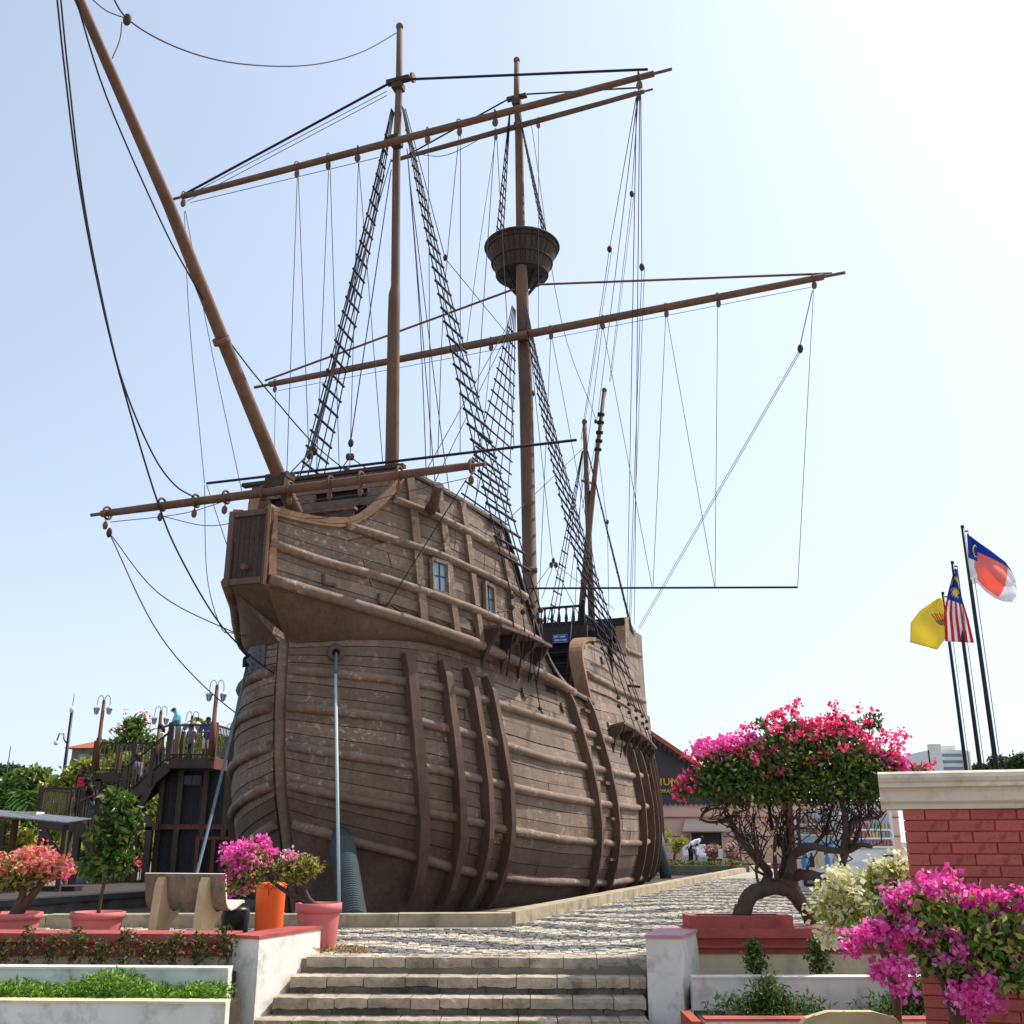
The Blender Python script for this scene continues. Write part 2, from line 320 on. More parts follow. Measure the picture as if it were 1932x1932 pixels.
# smooth the plan curve along its own length
_d=np.concatenate([[0],np.cumsum(np.hypot(np.diff(GS),np.diff(GB)))]); QQ=np.linspace(0,_d[-1],700)
_x=np.interp(QQ,_d,GS); _b=np.interp(QQ,_d,GB); _k=np.exp(-np.linspace(-2,2,25)**2); _k/=_k.sum()
def _sm(a): 
    p=np.concatenate([2*a[0]-a[12:0:-1],a,2*a[-1]-a[-2:-14:-1]]); return np.convolve(p,_k,'valid')
XQ=_sm(_x); BQ=np.maximum(_sm(_b),.05); XQ[0]=0; XQ=np.maximum.accumulate(XQ)
def bx(x): return float(np.interp(x,XQ,BQ))
def hp(x,z,side=1,off=0.):
    """point on the hull skin, x metres aft of the stem along the centre line, pushed out by off"""
    def P(x,z):
        st=np.interp(z,TZ,TS); s=x+st*math.exp(-max(x+st,0)/4); t=min(max((x-3)/5,0),1)
        p=np.interp(z,PZ,PB)*(1-t)+np.interp(z,PZ,PA)*t
        return Vector((p*bx(x),s,z))
    p=P(x,z)
    if off:
        h=.03+.02*min(x,2); a=P(x+h,z)-P(max(x-h,0),z); b=P(x,z+.05)-P(x,z-.05); n=b.cross(a)
        if n.x<0 and n.y>0: n=-n
        n=n.normalized()
        if n.x<0: n=-n
        p=p+n*off
    if side<0: p.x*=-(.87+.13*min(x/7,1))
    return p
WT=[[(0,1.41),(.15,1.25),(.43,1.08),(1,.88),(1.7,.69),(2.4,.56),(3.8,.42),(5.6,.31),(10.2,.13),(17,.08),(22,.16),(28,.4)],
[(0,2.03),(.12,1.91),(.5,1.76),(1.1,1.6),(1.9,1.48),(3.05,1.3),(5.6,1.13),(8.9,1.05),(14.3,1.05),(17.1,1.18),(24.3,1.62),(28,1.9)],
[(0,2.66),(.12,2.57),(.5,2.46),(1.12,2.35),(2.3,2.18),(3.6,2.03),(5.45,1.95),(8,1.92),(12,1.93),(15.2,2.07),(22.3,2.5),(28,2.95)],
[(0,3.28),(.33,3.2),(.85,3.14),(1.28,3.09),(2.33,2.95),(3.5,2.8),(4.97,2.7),(7.6,2.70),(12,2.76),(16.6,3.02),(22,3.45),(28,3.95)],
[(0,3.91),(.32,3.84),(.7,3.81),(1.3,3.78),(2.35,3.71),(3.4,3.61),(4.76,3.55),(6.3,3.53),(8.2,3.52),(11.7,3.6),(17,3.88),(22,4.25),(28,4.7)]]
TOPL=[(0,4.40),(.45,4.5),(.9,4.57),(1.5,4.62),(2.0,4.6),(2.6,4.55),(3.2,4.52),(5,4.42),(7,4.43),(8.8,4.44),(9.0,4.46),(12,4.7),(17,5.1),(22,5.6),(28,6.2)]
BOT=[(0,-.3),(28,-.3)]
LV=[BOT]+WT+[TOPL]
def zl(x,l):
    """height of level l (0 bottom, 1..5 wales, 6 top) at x"""
    i=min(int(l),5); f=l-i; return interp(x,LV[i])*(1-f)+interp(x,LV[i+1])*f
def xq(x0,x1,n):
    q0=np.interp(x0,XQ,QQ); q1=np.interp(x1,XQ,QQ); return [float(np.interp(q,QQ,XQ)) for q in np.linspace(q0,q1,n)]
# inner shell
for side in (1,-1):
    xs=xq(0,29.5,70); rows=[[hp(x,zl(x,l),side,-.02) for x in xs] for l in np.linspace(0,6,25)]
    MB().grid(rows,0,True,side>0).build('hull',HULLD,ship)
MB().grid([[Vector((s*bx(x)*.84,x,zl(x,6)-.75)) for s in (-1,1)] for x in np.linspace(.6,29,20)],0,False).build('deck',DARKW,ship)
def plank(pts_top,pts_bot,nrm_off=.03,mat_=HULLW,parent=None,name='plank'):
    """pts: lists of (outer,inner) point pairs along the plank's two edges"""
    n=len(pts_top); g=MB()
    g.grid([[p[1] for p in pts_top],[p[0] for p in pts_top],[p[0] for p in pts_bot],[p[1] for p in pts_bot]],0,False)
    g.add([pts_top[0][1],pts_top[0][0],pts_bot[0][0],pts_bot[0][1]],[(0,1,2,3)]); g.add([pts_top[-1][1],pts_top[-1][0],pts_bot[-1][0],pts_bot[-1][1]],[(3,2,1,0)])
    return g.build(name,mat_,parent or ship)
def hullplank(x0,x1,l0,l1,side,th,m):
    n=max(4,int((np.interp(x1,XQ,QQ)-np.interp(x0,XQ,QQ))/.45)+2); xs=xq(x0,x1,n); g=.007
    up=[(hp(x,zl(x,l1)-g,side,th),hp(x,zl(x,l1)-g,side,-.01)) for x in xs]; dn=[(hp(x,zl(x,l0)+g,side,th),hp(x,zl(x,l0)+g,side,-.01)) for x in xs]
    plank(up,dn,th,m)
rows=[(0.15,1,1)]+[(1+i/3,1+(i+1)/3,0) for i in range(12)]+[(5+i/4,5+(i+1)/4,0) for i in range(4)]
for r,(l0,l1,sm_) in enumerate(rows):
    for side in (1,-1):
        x=.015; end=25. if side>0 else 6.
        first=True
        while x<end-.3:
            ln=rnd.uniform(2.6,4.6)*(.6 if first else 1); first=False
            if sm_: ln=7
            x1=min(x+ln,end)
            if end-x1<1.2: x1=end
            low=l1<=2.01
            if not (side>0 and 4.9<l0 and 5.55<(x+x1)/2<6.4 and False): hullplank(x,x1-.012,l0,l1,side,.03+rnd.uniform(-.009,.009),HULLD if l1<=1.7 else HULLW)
            x=x1
# stem post and the riveted plate on its upper part
zs=np.linspace(-.3,4.42,16); g=MB(); ring=[]
for z in zs:
    s=float(np.interp(z,TZ,TS)); ring.append([Vector((-.09,s+.06,z)),Vector((-.04,s-.08,z)),Vector((.04,s-.08,z)),Vector((.09,s+.06,z))])
g.grid(ring,0,True); g.build('stem_post',HULLW,ship)
# wales: half-round rubbing strakes
for l in range(1,6):
    for side in (1,-1):
        cuts=[.025,24.6] if side>0 else [.025,7]
        xs=xq(cuts[0],cuts[1],46 if side>0 else 20); pts=[hp(x,zl(x,l),side,.05) for x in xs]
        MB().tube(pts,[.088+.006*math.sin(i*1.7) for i in range(len(pts))],8).build('wale',WALE,ship)
# vertical skids (fenders) over the wales
def skid(xt,xb,z0,z1,side=1,wd=.13,dp=.24):
    n=14; rr=[]
    for i in range(n+1):
        z=z0+(z1-z0)*i/n; x=xb+(xt-xb)*i/n; d=dp*(1 if 0<i<n else .75)
        a=hp(x-wd/2,z,side,-.02); b=hp(x+wd/2,z,side,-.02); ao=hp(x-wd/2,z,side,d); bo=hp(x+wd/2,z,side,d); rr.append([a,ao,bo,b,a])
    g=MB().grid(rr,0,False); g.add(rr[0][:4],[(0,1,2,3)]); g.add(rr[-1][:4],[(3,2,1,0)]); g.build('skid',SKID,ship)
for xt,xb,z0,z1 in [(1.2,1.2,.16,4.28),(1.85,1.85,.06,4.24),(2.42,2.5,0,4.18),(2.98,3.2,-.05,4.1),(7.0,8.0,-.1,4.36),(8.5,9.7,-.1,4.4),(12.6,13.6,-.1,3.7),(14.6,15.8,-.1,3.7),(16.8,18.,-.1,3.8),(19.2,20.,.0,3.9),(21.6,22.,.1,4.1)]:
    skid(xt,xb,z0,z1)
for xt,xb in [(8.9,10.3),(2.1,2.1)]: skid(xt,xb,.1,4.2,-1)
# ---- forecastle
FB=[(-1.75,.38),(-1,.82),(0,1.55),(1,2.2),(2,2.6),(3.5,2.85),(6,2.98),(10,3.0)]
_s=np.linspace(-1.75,10,200); _f=np.interp(_s,[a for a,b in FB],[b for a,b in FB]); _f2=np.convolve(np.concatenate([[2*_f[0]-v for v in _f[6:0:-1]],_f,[_f[-1]]*6]),np.ones(13)/13,'valid')
def fp(s,z,side=1,off=0.):
    b=float(np.interp(s,_s,_f2)); sl=(float(np.interp(s+.05,_s,_f2))-float(np.interp(s-.05,_s,_f2)))/.1; n=Vector((1,-sl,0)).normalized()
    p=Vector((b-.06*(z-4.5),s,z))+n*off
    p.x*=side*(1 if side>0 else 1-.16*min(max((s+1.75)/1.2,0),1)); return p
F1=[(-1.75,5.2),(-1.29,5.15),(-.73,5.06),(-.17,4.96),(.45,4.86),(1.24,4.73),(1.9,4.67),(2.8,4.59),(3.9,4.54),(5.9,4.46),(7.2,4.4),(9,4.4)]
F2=[(-1.75,5.83),(-.72,5.65),(.03,5.56),(.6,5.46),(1.5,5.34),(2.45,5.28),(4.6,5.22),(6,5.2)]
F3=[(-1.75,6.5),(-.39,6.39),(.26,6.3),(1.3,6.18),(1.9,6.1),(4.27,6.04)]
F4=[(-1,7.2),(.38,7.07),(1.56,6.88),(2.42,6.79),(3.6,6.75),(4.5,6.72)]
F5=[(-1,7.9),(.5,7.73),(.77,7.69),(1.77,7.47),(3.41,7.37),(4,7.33)]
RIM=[(-1.75,6.42),(-1.2,6.40),(-.73,6.41),(-.45,6.48),(-.15,6.72),(.12,7.07),(.37,7.41),(.5,7.73)]
AFT=[(3.41,7.37),(4.15,6.24),(5.04,5.27),(5.72,4.73),(6.72,4.47),(7.6,4.41),(9,4.40)]
FL=[F1,F2,F3,F4,F5]
def fz(s,l): i=min(int(l),3); f=l-i; return interp(s,FL[i])*(1-f)+interp(s,FL[i+1])*f
def smin(z): 
    t=sorted([(b,a) for a,b in RIM if b>6.41]); return -1.72 if z<=6.41 else interp(z,[(6.41,-.73)]+t)
def smax(z): return interp(z,sorted([(b,a) for a,b in AFT]))
def span(l):
    ss=np.linspace(-1.72,8.5,300); ok=[s for s in ss if s>=smin(fz(s,l))-1e-6 and s<=smax(fz(s,l))]
    return (ok[0],ok[-1]) if ok else None
frow=[(i/3,(i+1)/3) for i in range(0,3)]+[(1+i/3,1+(i+1)/3) for i in range(3)]+[(2+i/3,2+(i+1)/3) for i in range(3)]+[(3+i/3,3+(i+1)/3) for i in range(3)]
fc=MB(); 
for side in (1,-1):
    # backing
    sh=[]
    for l in np.linspace(0,3.98,18):
        sp=span(l)
        if sp: sh.append([fp(s,min(fz(s,l),9),side,-.03) for s in np.linspace(sp[0],sp[1],24)])
    MB().grid(sh,0,True,side>0).build('forecastle_side',HULLW,ship)
    for l0,l1 in frow:
        a=span(l0+.01); b=span(l1-.01)
        if not a or not b: continue
        nseg=3 if side>0 else 1; cut=[0]+sorted(rnd.uniform(.2,.8) for _ in range(nseg-1))+[1]
        for c0,c1 in zip(cut,cut[1:]):
            if c1-c0<.1: continue
            th=.022+rnd.uniform(-.006,.006); up=[];dn=[]
            for t in np.linspace(c0,c1-.003,8):
                su=b[0]+(b[1]-b[0])*t; sdn=a[0]+(a[1]-a[0])*t
                up.append((fp(su,fz(su,l1)-.006,side,th),fp(su,fz(su,l1)-.006,side,-.02))); dn.append((fp(sdn,fz(sdn,l0)+.006,side,th),fp(sdn,fz(sdn,l0)+.006,side,-.02)))
            plank(up,dn,th,HULLW)
    # wales of the forecastle
    for l,s0,s1 in ((0,-1.72,7.3),(1,-1.72,5.1),(2,-.5,4.32),(3,.3,3.85)):
        pts=[fp(s,fz(s,l),side,.05) for s in np.linspace(s0,s1,26)]; MB().tube(pts,.085 if l else .1,8).build('wale',WALE,ship)
    # capping rails along rim, top and aft slope
    cap=[fp(s,z,side,.02) for s,z in RIM]+[fp(s,z,side,.02) for s,z in F5 if .5<s<3.42]+[fp(s,z,side,.02) for s,z in AFT[0:]]
    sm=[]
    for i in range(len(cap)-1):
        for k in range(3): sm.append(cap[i].lerp(cap[i+1],k/3))
    sm.append(cap[-1])
    for _ in range(3): sm=[sm[0]]+[(sm[i-1]+sm[i]*2+sm[i+1])/4 for i in range(1,len(sm)-1)]+[sm[-1]]
    k=next(i for i,p in enumerate(sm) if p.y>.45)
    g=MB(); 
    for a,b in zip(sm[:k],sm[1:k+1]): g.bar(a+Vector((0,0,.0)),b,.17,.09)
    for a,b in zip(sm[:k],sm[1:k+1]): g.bar(a+Vector((side*.03,0,-.08)),b+Vector((side*.03,0,-.08)),.13,.05)
    g.build('rim_rail',TRIM,ship)
    g=MB()
    for a,b in zip(sm[k:],sm[k+1:]): g.bar(a,b,.14,.06); g.bar(a+Vector((side*.04,0,-.07)),b+Vector((side*.04,0,-.07)),.1,.04,1)
    g.build('capping_rail',[HULLW,BLACKW],ship)
    # upright timbers
    for st,sb_,l0,l1 in ((.6,.81,0,4),(1.18,1.52,0,4),(1.77,2.2,0,4),(3.1,3.75,0,3.7),(-1.68,-1.68,.0,1.9)):
        for a,b in ((0,1),(1,2),(2,3),(3,4)):
            if a>=l1: continue
            bb=min(b,l1); pts=[]
            for l in np.linspace(a+.1,bb-.1,4):
                s=sb_+(st-sb_)*(l-l0)/4; pts.append([fp(s-.07,fz(s,l),side,.0),fp(s-.07,fz(s,l),side,.10),fp(s+.07,fz(s,l),side,.10),fp(s+.07,fz(s,l),side,.0)])
            g=MB().grid(pts,0,False,side<0); g.add(pts[0],[(0,1,2,3)]); g.add(pts[-1],[(3,2,1,0)]); g.build('timber',TRIM if st<-1 else WALE,ship)
    # soffit between the forecastle and the hull below it
    rows=[]; 
    SM=[(-1.75,0.0),(-1.3,0.02),(-.73,.1),(-.17,.35),(.45,.75),(1.24,1.5),(1.9,2.1),(2.8,2.95),(3.9,4.0),(5.9,5.9),(7.2,7.2),(8.8,8.8)]
    for s in np.linspace(-1.75,8.8,44):
        x=interp(s,SM); A=fp(s,interp(s,F1)-.03,side); B=hp(max(x,0),zl(x,6)-.07,side,.005) if x>.03 else Vector((side*.06,-.5,4.38))
        rows.append([A.lerp(B,t)+Vector((side*.10,0,-.10))*math.sin(math.pi*t)*min(1,(A-B).length)*min(1,(s+1.75)/.9) for t in np.linspace(0,1,7)])
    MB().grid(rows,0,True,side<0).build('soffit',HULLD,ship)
# front panel of the beakhead, framed, with vertical boards and a drain pipe
bz,tz,s0=5.14,6.42,-1.77
for i in range(6):
    b0=-.29+i*.0967; MB().box((b0+.048,s0+.01,(bz+tz)/2),(.09,.03,tz-bz-.1)).build('board',DARKW,ship)
for a,b in (((-.36,s0,bz-.04),(-.36,s0,tz)),((.36,s0,bz-.04),(.36,s0,tz)),((-.30,s0,tz-.06),(.30,s0,tz-.06)),((-.30,s0,bz+.04),(.30,s0,bz+.04))):
    MB().bar(a,b,.1,.1).build('panel_frame',SKID,ship)
MB().box((.385,s0+.02,(bz+tz)/2),(.05,.16,tz-bz+.1)).build('corner_post',TRIM,ship)
MB().box((0,s0+.06,(bz+tz)/2),(.7,.05,tz-bz)).build('panel_back',DARKW,ship)
MB().tube([(.02,s0+.03,5.42),(-.0,s0-.14,5.40)],[.05,.05],10).build('drain_pipe',SKID,ship)
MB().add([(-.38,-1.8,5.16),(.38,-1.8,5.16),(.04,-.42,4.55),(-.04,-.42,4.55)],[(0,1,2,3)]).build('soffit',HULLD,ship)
# beakhead deck, forecastle bulkhead with openings, main forecastle deck
MB().grid([[fp(s,6.24,-1,-.05),fp(s,6.24,1,-.05)] for s in np.linspace(-1.7,1,8)]).build('deck',DARKW,ship)
MB().grid([[fp(s,7.0,-1,-.05),fp(s,7.0,1,-.05)] for s in np.linspace(.5,3.6,8)]).build('deck',DARKW,ship)
g=MB(); sB=.48
for i in range(9):
    z=6.28+i*.165
    if i in (4,6): 
        for b0,b1 in ((-1.6,-1.1),(-.75,-.1),(1.0,1.72)): MB().box(((b0+b1)/2,sB,z+.08),(b1-b0,.05,.155)).build('bulkhead_board',HULLW,ship)
    else: MB().box((0,sB+rnd.uniform(-.01,.01),z+.08),(3.5-.05*i,.05,.155)).build('bulkhead_board',HULLW,ship)
MB().box((0,sB+.09,7.0),(3.3,.05,1.4)).build('bulkhead_back',BLACKW,ship)
MB().box((0,sB-.02,7.79),(3.5,.14,.07)).build('bulkhead_cap',DARKW,ship)
MB().box((0,-.32,6.5),(2.3,.06,.5)).build('breast_board',SKID,ship); MB().box((0,-.33,6.77),(2.4,.12,.05)).build('breast_rail',TRIM,ship)
# windows with glazing bars
PANE=mat('window_pane',(120,150,172),.12,.2,2,.0,10,spec=.8)
def window(s0,s1,z0,z1):
    A=lambda s,z,o: fp(s,z,1,o)
    fr=MB(); 
    for a,b in (((s0,z0),(s1,z0-.03)),((s0,z1),(s1,z1-.03)),((s0,z0),(s0,z1)),((s1,z0-.03),(s1,z1-.03))): fr.bar(A(a[0],a[1],.075),A(b[0],b[1],.075),.07,.07)
    w_=fr.build('window',WALE,ship)
    sm,zm=(s0+s1)/2,(z0+z1)/2
    for i in (0,1):
        for j in (0,1):
            a0=s0+.03 if i==0 else sm; a1=sm if i==0 else s1-.03; c0=z0 if j==0 else zm; c1=zm if j==0 else z1-.03
            MB().add([A(a0,c0,.055),A(a1,c0,.055),A(a1,c1,.055),A(a0,c1,.055)],[(0,1,2,3)]).build('pane',PANE,w_)
    MB().bar(A(sm,z0,.062),A(sm,z1,.062),.02,.02).bar(A(s0,zm,.062),A(s1,zm,.062),.02,.02).build('glazing_bar',DARKW,w_)
window(.98,1.32,5.47,6.08); window(2.38,2.72,5.33,5.92)
# hatches / small ports and step cleats on the planking
def cleat(p,q,w_=.1):
    MB().bar(p,q,w_,.06).build('step_cleat',SKID,ship)
def portlet(pos):
    g=MB(); x,z=pos; fn=lambda dx,dz,o: (fp(x+dx,z+dz,1,o))
    for a,b in (((-.09,-.07),(.09,-.07)),((-.09,-.07),(-.09,.09))): g.bar(fn(*a,.05),fn(*b,.05),.05,.05)
    g.build('port_cover',SKID,ship)
for p in ((-.75,5.35),(.12,5.16)): portlet(p)
def hportlet(x,z):
    g=MB(); g.bar(hp(x-.09,z-.08,1,.06),hp(x+.09,z-.08,1,.06),.05,.05); g.bar(hp(x-.09,z-.08,1,.06),hp(x-.09,z+.09,1,.06),.05,.05); g.build('port_cover',SKID,ship)
for x,z in ((4.5,4.0),(6.6,3.95),(8.6,3.72),(10.7,3.95),(11.9,5.9)): hportlet(x,z)
for z in (4.05,3.2,2.4,1.6,.7): MB().bar(hp(8.15+(3.6-z)*.28,z,1,.09),hp(8.75+(3.6-z)*.28,z,1,.09),.13,.07).build('step_cleat',SKID,ship)
for z in (3.55,): MB().bar(hp(1.95,z-.12,1,.06),hp(2.25,z-.12,1,.06),.08,.05).build('step_cleat',SKID,ship)
# hawse hole ring and mooring rope, riveted plate with hook on the far bow
hz=ons(633,1228,.05); _p=hp(.34,4.2,1,.05); nn=(hp(.34,4.2,1,.2)-hp(.34,4.2,1,0)).normalized(); Mh=Vector((0,0,1)).rotation_difference(nn).to_matrix()
MB().lathe([(.06,.0),(.15,.0),(.15,.05),(.11,.08),(.065,.06),(.06,0)],_p,18,0,True,Mh).build('hawse_ring',SKID,ship)
MB().lathe([(.001,.01),(.07,.01)],_p,12,0,False,Mh).build('hawse_hole',BLACKW,ship)
ROPEW=mat('mooring_rope',(190,202,204),.8,.2,60,.6,160); ROPEB=mat('mooring_rope_blue',(96,114,124),.8,.2,60,.6,160)
e1=loc(onz(641,1722,.1)); 
MB().tube([_p+nn*.0,_p+nn*.13+Vector((0,0,-.05)),_p+nn*.17+Vector((0,0,-.4))],.026,8).build('mooring_rope',ROPEB,ship)
MB().tube([_p+nn*.17+Vector((0,0,-.4)),e1+Vector((0,0,-.1))],.026,8).build('mooring_rope',ROPEW,ship)
q0=hp(.42,4.1,-1,.12); q1=loc(onz(352,1722,.15))
MB().tube(sag(q0,q1,.12,12),.024,8).build('mooring_rope',ROPEB,ship)
MB().tube([q0+Vector((0,0,.15)),q0+Vector((0,-.1,.08)),q0+Vector((0,-.1,-.05)),q0],.035,6).build('hook',IRON,ship)
g=MB().grid([[hp(x,z,-1,.05) for x in xq(.12,.75,6)] for z in (3.95,4.2,4.42)],0,True); g.build('bow_plate',mat('bow_plate',(86,88,92),.7,.25,5,.3,30),ship)
g=MB()
for x in (.2,.35,.5,.65):
    for z in (4.0,4.1,4.2,4.3): g.ball(hp(x,z,-1,.055),.014,4)
tag(g.build('rivet',IRON,ship),kind='stuff')
# ---- fore channel with brackets
def channel(s0,s1,z,ex,fn,n=3,name='channel'):
    g=MB(); A=[fn(s,z,.0) for s in np.linspace(s0,s1,6)]; B=[fn(s,z,ex) for s in np.linspace(s0,s1,6)]; d=Vector((0,0,.06))
    g.grid([A,B],0,False); g.grid([[p-d for p in A],[p-d for p in B]],0,False,True); g.grid([B,[p-d for p in B]],0,False); g.add([A[0],B[0],B[0]-d,A[0]-d],[(0,1,2,3)]); g.add([A[-1],B[-1],B[-1]-d,A[-1]-d],[(3,2,1,0)])
    c=g.build(name,SKID,ship)
    for i in range(n+1):
        s=s0+.05+(s1-s0-.1)*i/n; pr=[(0,0),(.88,0),(.8,-.13),(.42,-.30),(.2,-.52),(0,-.75)]
        a=[fn(s-.05,z-.06+v,ex*u-.02) for u,v in pr]; b=[fn(s+.05,z-.06+v,ex*u-.02) for u,v in pr]; k=len(pr)
        MB().add(a+b,[tuple(range(k))[::-1],tuple(range(k,2*k))]+[(j,(j+1)%k,k+(j+1)%k,k+j) for j in range(k)]).build('bracket',DARKW,c)
    return c
ffn=lambda s,z,o: fp(s,z,1,o)
channel(2.25,4.55,5.02,.5,ffn,3)
hfn=lambda s,z,o: hp(s,z,1,o)
channel(10.6,18.2,3.95,.5,hfn,5)
# cathead arm
ca=[onb(812,962,2.15),onb(820,948,2.3),onb(824,928,2.4),onb(828,915,2.48)]
MB().tube(ca,[.12,.10,.085,.10],8).build('cathead',SKID,ship)
# ---- quarterdeck and poop sides
QT=[(9.3,4.46),(9.45,5.6),(9.7,5.95),(10.3,6.22),(11.5,6.42),(14.2,6.7),(17.6,7.08),(18.0,7.35),(18.4,8.0),(18.9,8.5),(19.6,8.72),(22.6,8.85),(26,9.3)]
for side in (1,-1):
    xs=np.concatenate([np.linspace(9.3,10.3,10),np.linspace(10.6,26,30)])
    MB().grid([[hp(x,zl(x,6)*(1-t)+interp(x,QT)*t,side,-.03) for x in xs] for t in np.linspace(0,1,10)],0,True,side>0).build('quarter_side',HULLW,ship)
    z=4.5; r=0
    while z<8.6 and side>0:
        h=.27; x0=next((x for x in np.linspace(9.3,20,300) if interp(x,QT)>=z+h),None)
        if x0 is None: break
        x=x0; 
        while x<23:
            x1=min(x+rnd.uniform(2.5,4.5),23); zz=lambda q: (q-9)*.045
            xs2=np.linspace(x,x1-.012,7); th=.022+rnd.uniform(-.006,.006)
            top=[min(z+h+zz(q),interp(q,QT)) for q in xs2]; bot=[min(z+zz(q),interp(q,QT)-.02) for q in xs2]
            if z+zz(x1)>zl(x1,6)-.1 : plank([(hp(q,a-.006,side,th),hp(q,a,side,-.02)) for q,a in zip(xs2,top)],[(hp(q,a+.006,side,th),hp(q,a,side,-.02)) for q,a in zip(xs2,bot)])
            x=x1
        z+=h
    A1=[(9.6,5.16),(10.4,5.19),(13,5.29),(14.3,5.36),(17.9,5.68),(21.9,6.1),(24,6.3)]; A2=[(17.9,7.25),(18.8,7.39),(22.2,7.86),(24,8.1)]
    for T,x0 in ((A1,9.6),(A2,17.9)): MB().tube([hp(x,interp(x,T),side,.04) for x in np.linspace(x0,24,24)],.09,8).build('wale',WALE,ship)
    # rounded front posts (fashion pieces)
    for path,wd in (([(9.3,4.4),(9.3,4.9),(9.35,5.5),(9.6,5.92),(10.2,6.2),(11.5,6.43)],.20),([(17.8,7.1),(18.2,7.6),(18.45,8.15),(18.9,8.52),(19.8,8.75)],.2)):
        P=[hp(a,b,side,.03) for a,b in path]; Q=[]
        for i in range(len(P)-1):
            for k in range(4): Q.append(P[i].lerp(P[i+1],k/4))
        Q.append(P[-1])
        for _ in range(3): Q=[Q[0]]+[(Q[i-1]+Q[i]*2+Q[i+1])/4 for i in range(1,len(Q)-1)]+[Q[-1]]
        g=MB(); rr=[]
        for i,p in enumerate(Q):
            d=(Q[min(i+1,len(Q)-1)]-Q[max(i-1,0)]).normalized(); nx=Vector((1,0,0)); up=nx.cross(d).normalized(); t=wd*(1-.55*i/len(Q))
            rr.append([p-nx*side*.30-up*t*.5,p+nx*side*.05-up*t*.5,p+nx*side*.05+up*t*.5,p-nx*side*.30+up*t*.5,p-nx*side*.30-up*t*.5])
        g.grid(rr,0,False); g.add(rr[0][:4],[(0,1,2,3)]); g.build('fashion_piece',TRIM,ship)
    g=MB(); pts=[hp(x,interp(x,QT)+.02,side,.0) for x in np.linspace(11,17.5,10)]
    for a,b in zip(pts,pts[1:]): g.bar(a,b,.16,.05)
    g.build('capping_rail',ROPEG,ship)
# stern gun-port lid
g=MB().bar(hp(17.2,5.95,1,.02),hp(17.25,5.85,1,.42),.3,.04); g.build('port_lid',BLACKW,ship)
MB().grid([[hp(x,z,1,.03) for x in (16.9,17.6)] for z in (5.45,5.95)],0,False).build('gun_port',BLACKW,ship)
# open loading port with broken edge
MB().grid([[hp(x,z,1,.034) for x in (5.75,6.1,6.45)] for z in (3.98,4.2,4.40)],0,False).build('open_port',BLACKW,ship)
MB().bar(hp(5.75,4.42,1,.08),hp(6.9,4.40,1,.08),.05,.05).build('port_lintel',SKID,ship)
# ---- quarterdeck front bulkhead, ladder, balustrade, sign
sQ=13.6
MB().box((0,sQ,5.3),(5.0,.1,3.6)).build('quarterdeck_bulkhead',BLACKW,ship)
MB().box((0,sQ-.2,7.0),(3.6,.12,.5)).build('beam',DARKW,ship)
MB().grid([[hp(x,6.4,-1,-.08),hp(x,6.4,1,-.08)] for x in np.linspace(13.5,25.5,12)],0,False).build('quarterdeck',DARKW,ship)
MB().box((0,18.5,7.7),(3.6,.1,1.6)).build('poop_bulkhead',BLACKW,ship)
rb=MB().bar((-1.6,sQ-.2,7.86),(1.65,sQ-.2,7.86),.09,.06).build('rail',BLACKW,ship)
bal=MB().lathe([(.03,0),(.03,.06),(.022,.1),(.05,.2),(.055,.28),(.03,.42),(.024,.5),(.035,.55),(.03,.6)],(0,0,0),8).mesh('baluster',BLACKW)
for i in range(15): inst('baluster',bal,ship,at=Vector((-1.55+i*.225,sQ-.2,7.24)))
for b in (-1.65,1.68): MB().box((b,sQ-.2,7.5),(.1,.1,.9)).ball((b,sQ-.2,8.0),.07,6).build('newel',BLACKW,ship)
MB().bar((1.68,sQ-.2,7.6),(1.75,sQ+1.2,7.6),.06,.06).build('rail',BLACKW,ship)
for i in range(5): inst('baluster',bal,ship,at=Vector((1.7,sQ+i*.22,7.0)))
SIGNB=mat('sign_blue',(36,84,168),.5,.1,4,0,10)
TXT=mat('sign_white',(235,238,240),.6,.05,4,0,10)
def text(body,size,M,parent,m,name='lettering',ext=.004,font=None,sx=1,al='CENTER',sp=1.):
    cu=bpy.data.curves.new(name,'FONT'); cu.body=body; cu.size=size; cu.align_x=al; cu.space_character=sp; cu.align_y='CENTER'; cu.extrude=ext
    if font=='bold': cu.offset=size*.018
    o=bpy.data.objects.new(name,cu); COL.objects.link(o); dg=bpy.context.evaluated_depsgraph_get(); me=bpy.data.meshes.new_from_object(o.evaluated_get(dg)); bpy.data.objects.remove(o)
    me.materials.clear(); me.materials.append(m); return inst(name,me,parent,at=M@Matrix.Diagonal((sx,1,1,1)))
sc_=(ons(1044,1198,sQ-.3)+ons(1071,1212,sQ-.3))/2
sgn=MB().box(sc_,(.5,.03,.26)).build('notice_board',SIGNB,ship)
g=MB()
for i,ws in enumerate(((.16,.2),(.15,.02,.17))):    # two lines of lettering too small to read in the photograph
    x=-.21+.03*i
    for w_ in ws:
        n=max(1,int(w_/.03))
        for k in range(n): g.box(sc_+Vector((x+.012+k*.03,-.018,.055-.10*i)),(.02,.006,.055-.012*(k%2)))
        x+=w_+.035
for z in (.11,-.11): g.box(sc_+Vector((0,-.018,z)),(.47,.006,.008))
g.build('lettering',TXT,sgn)
la,lb=Vector((.42,sQ-1.2,4.2)),Vector((.42,sQ-.15,6.95))
for d in (0,1.0): MB().bar(la+Vector((d,0,0)),lb+Vector((d,0,.0)),.08,.16).build('ladder_side',DARKW,ship)
